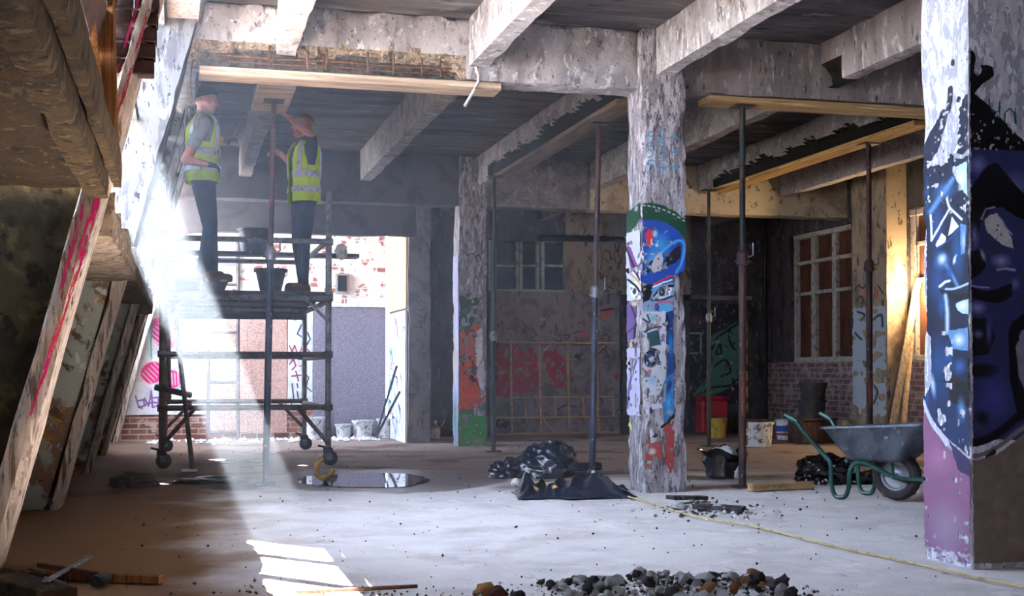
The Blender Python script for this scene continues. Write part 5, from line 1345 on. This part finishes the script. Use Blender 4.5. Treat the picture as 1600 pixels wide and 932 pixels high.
c.a *= np.clip((880-c.Y)/60+vnoise(c.h,c.w,5,7)-.2,0,1)
z0, z1 = zpx(60,1480,PY0+.2), zpx(880,1480,PY0+.2)
c.build('mural', face_left(PY1-.004, PY0+.004, z0, z1, PX0), 'paint', col_right)
# ---- right pillar, shaded face (u: corner 1518 -> 1645)
VIO, LAV, GREY = R_(92,94,146), R_(156,158,206), R_(190,190,198)
c = Canvas(1519, 60, 1645, 880, 1.1)
c.poly([(1519,84),(1526,82),(1529,95),(1528,118),(1533,122),(1540,112),(1539,104),(1548,102),(1562,108),(1562,120),(1540,136),(1528,150),(1545,160),(1570,182),(1600,208),(1645,236),(1645,262),(1600,244),(1575,240),(1562,252),(1519,238)],INK,4)
c.wear(5.1,0.745,21,(1519,180,1645,260))
for q in ([(1553,157),(1554,166),(1559,176),(1570,176),(1572,158)],[(1572,158),(1572,182)],[(1581,192),(1582,176),(1590,170),(1598,176),(1600,192)],[(1600,170),(1602,194)]): c.line(q,3.2,R_(20,86,92),soft=1.5)
c.fill(1519,236,1645,690,R_(46,50,98),4)
c.ell(1532,262,22,20,R_(112,116,176),.9); c.ell(1600,290,44,26,VIO,.9); c.poly([(1519,300),(1530,285),(1548,262),(1566,256),(1600,290),(1645,330),(1645,352),(1600,340),(1575,325),(1556,330),(1540,345),(1530,380),(1519,392)],INK,3)
c.poly([(1543,346),(1552,340),(1566,334),(1576,348),(1592,376),(1594,391),(1574,384),(1556,372),(1546,362)],GREY,3); c.line([(1538,346),(1546,330),(1562,326)],3,LAV,soft=2); c.line([(1574,345),(1582,358),(1592,368)],3,LAV,soft=2)
c.wear(4.2,0.720,22,(1548,335,1580,392),col=R_(60,56,66)); c.ell(1572,352,5,12,R_(200,190,196),.7)
c.ell(1526,372,10,26,R_(124,124,180),.95); c.poly([(1519,400),(1532,392),(1542,402),(1545,420),(1534,432),(1519,440)],INK,3); c.ell(1540,402,5,14,LAV,.8,rot=-.4)
c.ell(1572,410,22,14,R_(134,134,192),.9); c.line([(1566,424),(1580,422),(1596,424)],4,R_(150,150,190),soft=2); c.ell(1596,446,10,12,VIO,.8)
c.poly([(1519,452),(1540,458),(1560,456),(1590,444),(1592,466),(1566,476),(1540,474),(1519,470)],INK,3); c.line([(1522,450),(1536,452),(1550,452)],2.5,LAV,soft=2)
c.ell(1530,484,18,12,R_(134,132,190),.9); c.poly([(1519,500),(1548,500),(1560,530),(1548,556),(1519,560)],INK,4); c.ell(1530,525,12,10,R_(110,110,160),.9)
c.ell(1548,520,8,30,R_(84,84,136),.8); c.ell(1536,582,34,14,INK,.5); c.ell(1560,620,40,46,R_(62,68,150),.9)
c.poly([(1583,520),(1592,505),(1645,470),(1645,500),(1604,520),(1596,545),(1600,590),(1618,630),(1645,660),(1645,690),(1600,650),(1585,600)],INK,2)
c.poly([(1596,545),(1606,520),(1645,502),(1645,655),(1620,628),(1602,592)],R_(120,124,146),2); c.ell(1600,533,3,4,INK,.5)
c.ell(1536,655,16,14,INK,.8)
c.curve([(1519,694),(1545,688),(1575,672),(1610,648),(1645,640)],13,INK,soft=3); c.curve([(1519,714),(1540,710),(1570,696),(1600,676),(1645,655)],8,R_(116,112,122),soft=3); c.curve([(1519,724),(1536,722),(1556,708)],8,INK,soft=3)
c.fill(1519,722,1645,880,R_(116,104,98),2); c.a = np.where((c.Y > 715)&(c.a > .9)&(np.abs(c.c-np.array(R_(116,104,98))).sum(-1) < .02), 1, c.a)
c.poly([(1519,722),(1560,712),(1610,680),(1645,662),(1645,880),(1519,880)],R_(118,106,98),2)
c.mottle(.25, 14, 5)
z0, z1 = zpx(60,1560,PY0), zpx(880,1560,PY0)
c.build('mural', face_front(PX0+.004, PX1-.004, z0, z1, PY0), 'paint', col_right)

# ---- middle column, front (1003 -> 1075)
GRN, RED, CY, DB = R_(18,64,44), R_(196,48,66), R_(70,160,212), R_(16,40,104)
c = Canvas(1003, 195, 1076, 765, 1.6)
T = R_(60,140,190)
def txt(q, w=2.4): c.line(q, w, T, soft=1.0, j=.6)
for dy, g_ in ((0,'2'),(22,'3'),(45,'4')):
    y = 207+dy
    txt([(1022,y),(1014,y+1),(1013,y+7),(1020,y+8),(1022,y+13),(1018,y+18),(1012,y+18)])
    if g_ == '2': txt([(1030,y+4),(1034,y),(1038,y+4),(1036,y+10),(1029,y+17),(1040,y+17)])
    if g_ == '3': txt([(1029,y+1),(1036,y),(1039,y+4),(1033,y+8),(1040,y+12),(1037,y+18),(1029,y+18)])
    if g_ == '4': txt([(1035,y),(1029,y+11),(1041,y+11)]); txt([(1037,y+4),(1038,y+26)])
    txt([(1043,y+(9 if g_ != '3' else 12)),(1061,y+8)]); txt([(1056,y+3),(1063,y+8),(1058,y+14)])
c.poly([(1003,320),(1020,318),(1040,322),(1060,332),(1076,347),(1076,378),(1062,360),(1040,348),(1003,345)],GRN,1.5)
for k in range(9):
    t = k/8; x = 1006+66*t; y = 323+2*t+20*t*t; c.line([(x-1.8,y-.2),(x+1.8,y+.8)],1.8,R_(200,210,206),soft=.8,j=.3)
c.poly([(1003,345),(1040,348),(1062,360),(1076,379),(1076,440),(1050,450),(1003,448)],R_(20,66,158),1.5)
c.ell(1034,384,20,24,R_(52,142,204),.9); c.ell(1020,408,16,24,CY,.9); c.ell(1015,373,9,17,RED,.35); c.ell(1024,366,6,9,R_(150,190,220),.6); c.wear(5.1,0.760,31,(1003,360,1030,400),col=R_(206,206,216))
c.poly([(1038,418),(1044,402),(1058,388),(1068,384),(1068,402),(1058,412),(1046,416)],INK,1.5)
c.curve([(1009,430),(1014,418),(1028,402),(1046,386),(1062,377),(1072,380),(1073,396),(1067,416),(1060,426)],4.5,R_(64,150,212),soft=2)
c.ell(1012,424,7,5,INK,.4); c.ell(1018,414,4,8,INK,.5,rot=.6)
c.poly([(1018,420),(1024,402),(1036,394),(1038,408),(1034,424),(1022,428)],R_(190,184,186),3)
c.fill(1003,446,1056,500,R_(120,150,190),2); c.poly([(1003,446),(1024,446),(1016,470),(1003,476)],INK,3); c.line([(1022,446),(1038,438),(1053,432)],3,RED,soft=1.2); c.line([(1021,450),(1038,443),(1053,438)],2.6,WHITE,soft=1.2); c.line([(1020,455),(1038,448),(1053,444)],4,CY,soft=1.5)
c.line([(1020,470),(1030,456),(1042,449),(1054,448)],4,INK,soft=1.2); c.poly([(1022,468),(1032,456),(1044,451),(1054,450),(1050,463),(1034,468)],WHITE,1); c.ell(1036,458,6,7,INK,.3); c.ell(1036,458,2.5,3,CY,.4)
c.curve([(1022,470),(1036,470),(1054,464)],2.5,INK,soft=1); c.ell(1040,482,16,9,CY,.8); c.curve([(1024,478),(1038,473),(1054,474)],2.5,R_(214,70,110),soft=1.2); c.ell(1028,482,5,7,DB,.6)
c.poly([(1040,490),(1056,486),(1056,600),(1044,596)],R_(22,56,120),2); c.ell(1050,540,5,26,R_(30,110,180),.8); c.ell(1045,506,3,18,INK,.6)
c.fill(1003,488,1042,640,R_(196,198,208),4)
for q in ([(1004,500),(1014,506),(1010,520)],[(1006,520),(1020,514),(1034,512)],[(1004,534),(1016,528),(1030,532)],[(1012,494),(1016,504)],[(1003,548),(1012,556),(1024,548)]): c.line(q,3,R_(28,50,64),soft=1)
c.poly([(1010,522),(1030,516),(1034,540),(1012,544)],R_(30,72,84),2); c.line([(1014,514),(1030,508)],2.5,RED,soft=1); c.ell(1022,499,9,8,R_(120,178,184),.8)
c.ell(1016,561,13,16,INK,.3); c.ell(1016,561,9,11,R_(24,74,150),.5); c.ell(1016,562,3,4,INK,.5); c.line([(1003,552),(1012,544),(1026,548),(1030,566)],2.5,INK,soft=1); c.line([(1004,548),(1010,556)],2,R_(210,190,80),soft=1)
c.ell(1014,581,6,4,R_(214,90,110),.5); c.ell(1018,594,14,12,R_(140,172,206),.9)
c.poly([(1034,618),(1038,600),(1046,588),(1056,582),(1056,648),(1038,660)],R_(34,110,178),2); c.ell(1048,604,5,14,R_(16,36,80),.7,rot=.3); c.ell(1046,630,8,14,CY,.9); c.ell(1048,645,9,7,R_(150,160,176),.8)
c.line([(1035,668),(1046,660),(1056,650)],5,INK,soft=1.5); c.poly([(1036,672),(1056,657),(1056,730),(1048,742),(1040,720),(1035,700)],R_(158,62,58),3)
c.poly([(1008,690),(1018,684),(1030,690),(1036,705),(1036,722),(1022,712),(1012,735),(1008,728)],R_(166,66,62),4); c.ell(1017,642,2.5,7,DB,.4); c.ell(1024,682,5,6,R_(40,14,16),.4,rot=.6); c.ell(1018,706,9,7,R_(190,192,178),.6)
c.wear(6.8,0.700,33,(1003,345,1012,640)); c.wear(8.5,0.655,34,(1003,490,1042,600)); c.wear(8.5,0.600,35,(1003,600,1042,760)); c.wear(6.8,0.740,36,(1003,318,1076,765)); c.erase([(1057,436),(1076,420),(1076,765),(1055,765),(1056,600),(1054,500)],3)
c.a *= np.clip((760-c.Y)/40+vnoise(c.h,c.w,5,8)-.3,0,1)
z0, z1 = zpx(195,1040,MY0), zpx(765,1040,MY0)
c.build('mural', face_front(MX0+.004, MX1-.004, z0, z1, MY0, .006), 'paint', col_mid)
# left face (983 -> 1003)
c = Canvas(983, 318, 1003, 765, 1.6)
c.poly([(983,330),(1003,319),(1003,345),(990,362),(983,376)],GRN,2); c.fill(983,362,1003,470,R_(190,190,214),2)
c.poly([(984,380),(990,386),(1000,420),(1000,436),(990,420)],R_(112,60,120),2); c.line([(983,384),(992,410),(1001,440)],2.5,INK); c.line([(984,420),(994,434),(1003,448)],2.5,R_(180,150,90)); c.poly([(986,446),(996,440),(1003,458),(1000,470),(990,464)],WHITE,1); c.line([(985,436),(996,448),(1003,462)],3,INK); c.ell(994,456,3,6,INK,.4)
c.poly([(983,470),(996,478),(998,500),(994,560),(986,610),(983,600)],R_(96,74,128),3); c.line([(990,478),(996,500),(993,540)],2,INK); c.ell(994,476,5,5,R_(190,160,120),.5); c.line([(985,520),(994,512),(1003,522),(996,545)],2.5,R_(40,36,70)); c.fill(983,545,1003,650,R_(176,176,204),3); c.curve([(984,640),(988,600),(996,570),(1001,560)],3,R_(84,70,130)); c.ell(988,676,6,28,R_(182,190,110),.9); c.ell(990,540,3,8,R_(200,180,90),.5)
c.wear(6.8,0.680,41,stretch=1.5); c.wear(6.8,0.620,42,(996,480,1003,765),stretch=2)
c.build('mural', face_left(MY1-.004, MY0+.006, zpx(318,993,MY0+.15), zpx(765,993,MY0+.15), MX0, .008), 'paint', col_mid)

# ---- far column front (717 -> 761)
c = Canvas(717, 385, 761, 697, 1.7)
for q in ([(724,394),(730,400),(738,396)],[(740,404),(748,398),(752,406)],[(742,398),(744,410)]): c.line(q,2.4,R_(40,30,44))
c.fill(717,458,761,560,R_(128,124,124),4); c.poly([(717,462),(735,458),(748,470),(742,500),(728,520),(717,510)],R_(48,72,54),5); c.wear(6.8,0.660,51,(717,440,761,520)); c.ell(738,472,3,3,R_(214,180,80),.5)
c.poly([(717,520),(730,516),(744,508),(752,512),(748,530),(738,545),(742,560),(746,585),(752,610),(760,618),(752,632),(736,642),(717,646)],R_(206,78,34),3); c.poly([(742,520),(754,512),(754,560),(744,580)],R_(206,200,204),2)
c.wear(6.0,0.680,52,(717,515,745,600),col=R_(40,32,52)); c.curve([(717,560),(728,556),(738,566),(742,590),(752,612),(760,620)],2.4,R_(50,26,34)); c.curve([(724,585),(736,575),(744,580)],2.6,R_(50,30,50)); c.poly([(744,580),(756,560),(758,612),(750,608)],R_(196,192,204),2)
c.poly([(717,640),(740,640),(758,628),(760,640),(742,648),(717,652)],R_(60,110,60),2); c.fill(717,650,761,697,R_(58,132,52),2); c.mottle(.3,6,4); c.wear(6.8,0.740,53); c.ell(745,690,18,8,R_(120,130,110),.8)
c.build('graffiti', face_front(BX0+.004, BX1-.004, zpx(385,738,BY0), zpx(697,738,BY0), BY0, .006), 'paint_old', col_back)
c = Canvas(706, 400, 717, 697, 1.7)
c.fill(706,400,717,697,R_(150,150,176),2); c.ell(711,470,4,60,R_(176,150,160),.9); c.ell(710,560,3,60,R_(180,150,90),.9); c.ell(711,660,8,60,R_(70,110,120),.9); c.wear(6.8,0.700,55,stretch=3)
c.build('graffiti', face_left(BY1-.004, BY0+.004, zpx(400,711,BY0+.2), zpx(697,711,BY0+.2), BX0, .006), 'paint_old', col_back)

# ---- nearest raked strut: pink and red spray along the edge
c = Canvas(0, 0, 100, 900, .9)
PK = R_(196,24,96)
c.poly([(58,375),(99,370),(97,470),(86,580),(66,700),(54,705),(58,600),(62,470)],PK,9); c.ell(74,570,14,60,R_(206,80,56),.9,rot=.15); c.ell(80,520,7,30,R_(226,130,70),.9,rot=.2); c.poly([(20,400),(40,390),(44,520),(30,540),(18,480)],R_(170,40,90),9)
c.poly([(2,20),(12,10),(16,150),(14,300),(40,370),(20,372),(4,300)],R_(170,30,80),6); c.poly([(60,130),(72,120),(76,250),(66,330),(58,250)],R_(150,50,70),8)
c.wear(10,0.645,61,stretch=4); c.wear(5,0.705,62,stretch=3)
def strut_face(u, v):
    z = 3.0-2.9*v; x = XIN-.100+.095*u+LEAN*z
    p = np.stack([x, np.full_like(u, 6.0), z], 1); p[:,1] -= .008+.5*np.abs(relief(p)); return p
c.build('graffiti', strut_face, 'paint_old', r1)

# ---- light-well wall: pink petals, tags
c = Canvas(150, 478, 322, 648, 1.6)
MG, TL = R_(206,30,110), R_(40,170,170)
def petal(cx, cy, rx, ry, rot, col=MG, stripes=True):
    c.ell(cx, cy, rx+3, ry+3, R_(236,190,190), .2, 1, 1, rot); c.ell(cx, cy, rx, ry, col, .12, 1, 1, rot)
    if stripes:
        for k in range(-3, 4):
            a = rot+1.2; dx, dy = math.cos(a), math.sin(a); ox, oy = cx-dy*k*rx*.3, cy+dx*k*rx*.3
            c.line([(ox-dx*ry*.6, oy-dy*ry*.6), (ox+dx*ry*.6, oy+dy*ry*.6)], 1.6, R_(240,214,226), soft=1)
petal(238,582,20,17,-.4); petal(268,592,16,15,.3); petal(255,520,20,28,-.5,R_(198,60,140)); petal(300,520,13,34,.2,R_(210,110,160)); petal(312,585,13,20,.4,R_(220,110,150)); petal(285,500,12,20,.1,R_(220,150,190))
c.curve([(236,500),(235,530),(236,560)],3,TL); c.curve([(246,600),(252,615),(256,628)],4,TL); c.curve([(258,622),(270,612),(285,602)],3,TL)
PB = R_(92,96,170)
for q in ([(212,618),(216,634),(222,638)],[(214,626),(224,624),(226,634),(216,636)],[(226,622),(232,634),(236,610),(238,636)],[(238,622),(246,620),(248,632),(240,636)],[(226,632),(240,628),(252,632)]): c.line(q,3.4,R_(200,80,110),soft=1.5); c.line(q,2.2,PB,soft=1)
a_, b2 = atY(150,478,YB), atY(322,648,YB)
c.build('graffiti', face_front(a_.x, b2.x, a_.z, b2.z, YB-.041, .003, False), 'paint', wb)
c = Canvas(450, 480, 488, 640, 2.2)
for q in ([(456,492),(464,488),(470,496),(460,500)],[(470,508),(464,522),(472,528),(478,514)],[(480,520),(484,530),(478,540)]): c.line(q,3,R_(50,60,96),soft=1)
for q in ([(470,490),(474,500),(472,512)],[(466,498),(478,496)],[(452,540),(456,550),(460,540),(464,552)],[(468,552),(472,540),(478,552)],[(480,546),(484,552)],[(452,570),(458,562),(462,572),(456,578)],[(466,562),(476,560),(478,574),(468,572)],[(462,580),(466,596)],[(456,588),(474,586)]): c.line(q,2.6,R_(150,30,70),soft=1)
for q in ([(472,580),(482,590),(478,604),(486,612)],[(456,600),(460,630)],[(464,600),(465,606)],[(464,612),(466,622)],[(452,625),(456,632),(460,634)]): c.line(q,2.6,R_(40,50,70),soft=1)
a_, b2 = atY(450,480,YB), atY(488,640,YB)
c.build('graffiti', face_front(a_.x, b2.x, a_.z, b2.z, YB-.043, .003, False), 'paint', wb)
c = Canvas(0, 0, 100, 170, 1.0)
rs = random.Random(3)
for k in range(34):
    x, y = rs.uniform(8,92), rs.uniform(8,150); col = rs.choice([R_(60,110,180),R_(70,80,140),R_(110,170,200),R_(180,80,110),R_(50,60,90)])
    c.curve([(x,y),(x+rs.uniform(-14,14),y+rs.uniform(-8,14)),(x+rs.uniform(-14,14),y+rs.uniform(4,26))],rs.uniform(1.6,4),col,soft=1.2)
c.build('graffiti', face_left(17.88, 16.42, 1.7, .03, PTX-.0285, .003, False), 'paint', pw)
# tag on the partition end
c = Canvas(640, 455, 670, 560, 1.6)
for q in ([(642,472),(650,462),(660,472),(668,476)],[(646,480),(656,486),(664,480)],[(650,490),(660,498),(652,506)],[(646,510),(660,514),(664,524)],[(650,530),(662,540),(654,552)]): c.curve(q,1.8,R_(60,54,64),soft=1)
a_, b2 = atY(640,455,16.35), atY(670,560,16.35)
c.build('graffiti', face_front(PTX+.01, PTX+.28, a_.z, b2.z, 16.35, .006), 'paint_old', pw)

# ---- faded graffiti on the low back wall
c = Canvas(765, 465, 966, 676, 1.2)
RD = R_(150,44,50)
c.poly([(766,545),(800,538),(830,545),(845,560),(842,600),(820,615),(790,620),(766,618)],RD,10); c.poly([(845,550),(866,542),(880,560),(884,590),(872,610),(852,590)],R_(140,40,50),8); c.wear(8,0.725,71,(765,540,890,625))
c.curve([(790,485),(806,478),(818,482),(824,490)],2.4,R_(180,60,60)); c.curve([(780,492),(792,480),(800,494)],2,R_(150,90,60))
for q in ([(778,508),(786,506)],[(790,514),(800,510),(806,518),(814,512)],[(816,520),(830,512),(838,524)],[(828,528),(840,520)]): c.line(q,3,R_(70,64,80),soft=1.2)
for q in ([(784,526),(800,518),(812,526)],[(806,520),(816,528)]): c.line(q,3,R_(178,84,84),soft=1.5)
c.curve([(860,518),(870,524),(884,522),(886,528),(872,532),(862,528)],3,R_(50,46,56)); c.line([(886,522),(908,516)],2.6,R_(60,50,60)); c.ell(908,522,8,7,R_(170,84,84),.6)
c.poly([(936,484),(956,480),(958,490),(948,500),(938,498)],R_(176,84,60),4); c.line([(936,483),(958,480)],4,R_(40,30,34))
for q in ([(938,528),(946,520),(952,530),(944,536)],[(940,536),(952,544),(958,540)],[(934,552),(944,544),(952,560)],[(940,560),(950,556)]): c.curve(q,2.8,R_(50,48,58))
c.ell(902,556,10,6,R_(50,44,52),.5); c.curve([(868,640),(884,632),(900,636),(908,630)],4,R_(60,52,62)); c.ell(784,660,20,14,R_(44,42,66),.8); c.ell(846,498,10,6,R_(120,140,120),.8); c.ell(963,588,6,8,R_(150,50,60),.7)
c.wear(5.1,0.700,73)
a_, b2 = atY(765,465,YB-.1), atY(966,676,YB-.1)
c.build('graffiti', face_front(a_.x, b2.x, a_.z, max(.02,b2.z), YB-.10, .02), 'paint_old', mw)
# upper tags right of the window and the dark wall
c = Canvas(905, 385, 975, 460, 1.3)
BR = R_(80,52,50)
for q in ([(914,396),(920,404),(926,394)],[(918,402),(924,412)],[(938,420),(942,396),(948,390),(954,400)],[(958,394),(962,412)],[(964,392),(970,410)],[(944,404),(952,412)],[(948,430),(946,446),(960,452)],[(958,430),(956,440),(966,436),(966,448)],[(930,444),(936,452),(950,456)]): c.curve(q,2.4,BR,soft=1)
a_, b2 = atY(905,385,YB), atY(975,460,YB); c.build('graffiti', face_front(a_.x, b2.x, a_.z, b2.z, YB, .02), 'paint_old', mw)
c = Canvas(1076, 388, 1190, 462, 1.2)
for q in ([(1076,398),(1094,394),(1108,406),(1114,424),(1106,444),(1090,452),(1076,454)],[(1080,408),(1092,414)],[(1078,424),(1096,422),(1086,436)],[(1100,430),(1112,426),(1118,436)],[(1104,440),(1116,444),(1124,440)],[(1120,452),(1134,446),(1140,452)],[(1090,448),(1084,458)]): c.curve(q,2.2,R_(48,38,42),soft=1)
c.line([(1122,454),(1140,450)],5,R_(90,44,52),soft=2)
a_, b2 = atY(1076,388,YB), atY(1190,462,YB); c.build('graffiti', face_front(a_.x, b2.x, a_.z, b2.z, YB, .02), 'paint_old', mw)
c = Canvas(1076, 472, 1185, 632, 1.1)
c.fill(1076,474,1164,632,R_(34,32,40),3); c.ell(1086,500,14,14,R_(96,40,50),.9); c.poly([(1110,525),(1130,515),(1150,502),(1160,510),(1156,560),(1150,600),(1120,615),(1090,625),(1080,618),(1104,590),(1112,560)],R_(62,104,84),3)
for q in ([(1112,545),(1120,528),(1138,515),(1160,500)],[(1118,552),(1124,538),(1126,552),(1118,553)],[(1116,572),(1132,562),(1140,580),(1126,588)],[(1084,622),(1110,606),(1140,602),(1158,586)],[(1140,512),(1138,530),(1146,545)],[(1144,592),(1148,606),(1156,590)]): c.curve(q,3,INK,soft=1.2)
for q in ([(1076,521),(1094,521),(1094,552),(1076,552)],): c.line(q,2.6,R_(130,128,136),soft=1)
c.wear(6.8,0.740,81)
a_, b2 = atY(1076,472,YB), atY(1185,632,YB); c.build('graffiti', face_front(a_.x, b2.x, a_.z, b2.z, YB, .02), 'paint_old', mw)
# pilaster tag (facing the hall)
c = Canvas(1331, 428, 1386, 655, 1.0)
c.fill(1331,480,1386,650,R_(150,158,168),5); c.wear(11.9,0.660,91)
for q in ([(1336,452),(1342,444),(1350,450),(1358,440),(1364,452)],[(1338,470),(1346,462),(1352,474)],[(1374,448),(1382,462)],[(1340,486),(1352,492),(1346,500)],[(1366,500),(1378,494),(1380,512)],[(1336,520),(1346,530)],[(1364,600),(1372,612),(1366,630)]): c.curve(q,3.4,R_(52,56,60),soft=1.5)
c.ell(1352,458,8,7,R_(176,96,60),.7); c.ell(1372,460,6,12,R_(150,90,80),.7)
c.build('graffiti', face_left(pl1-.01, pl0+.01, zpx(428,1358,(pl0+pl1)/2), zpx(655,1358,(pl0+pl1)/2), 8.42, .006), 'paint_old', ps)
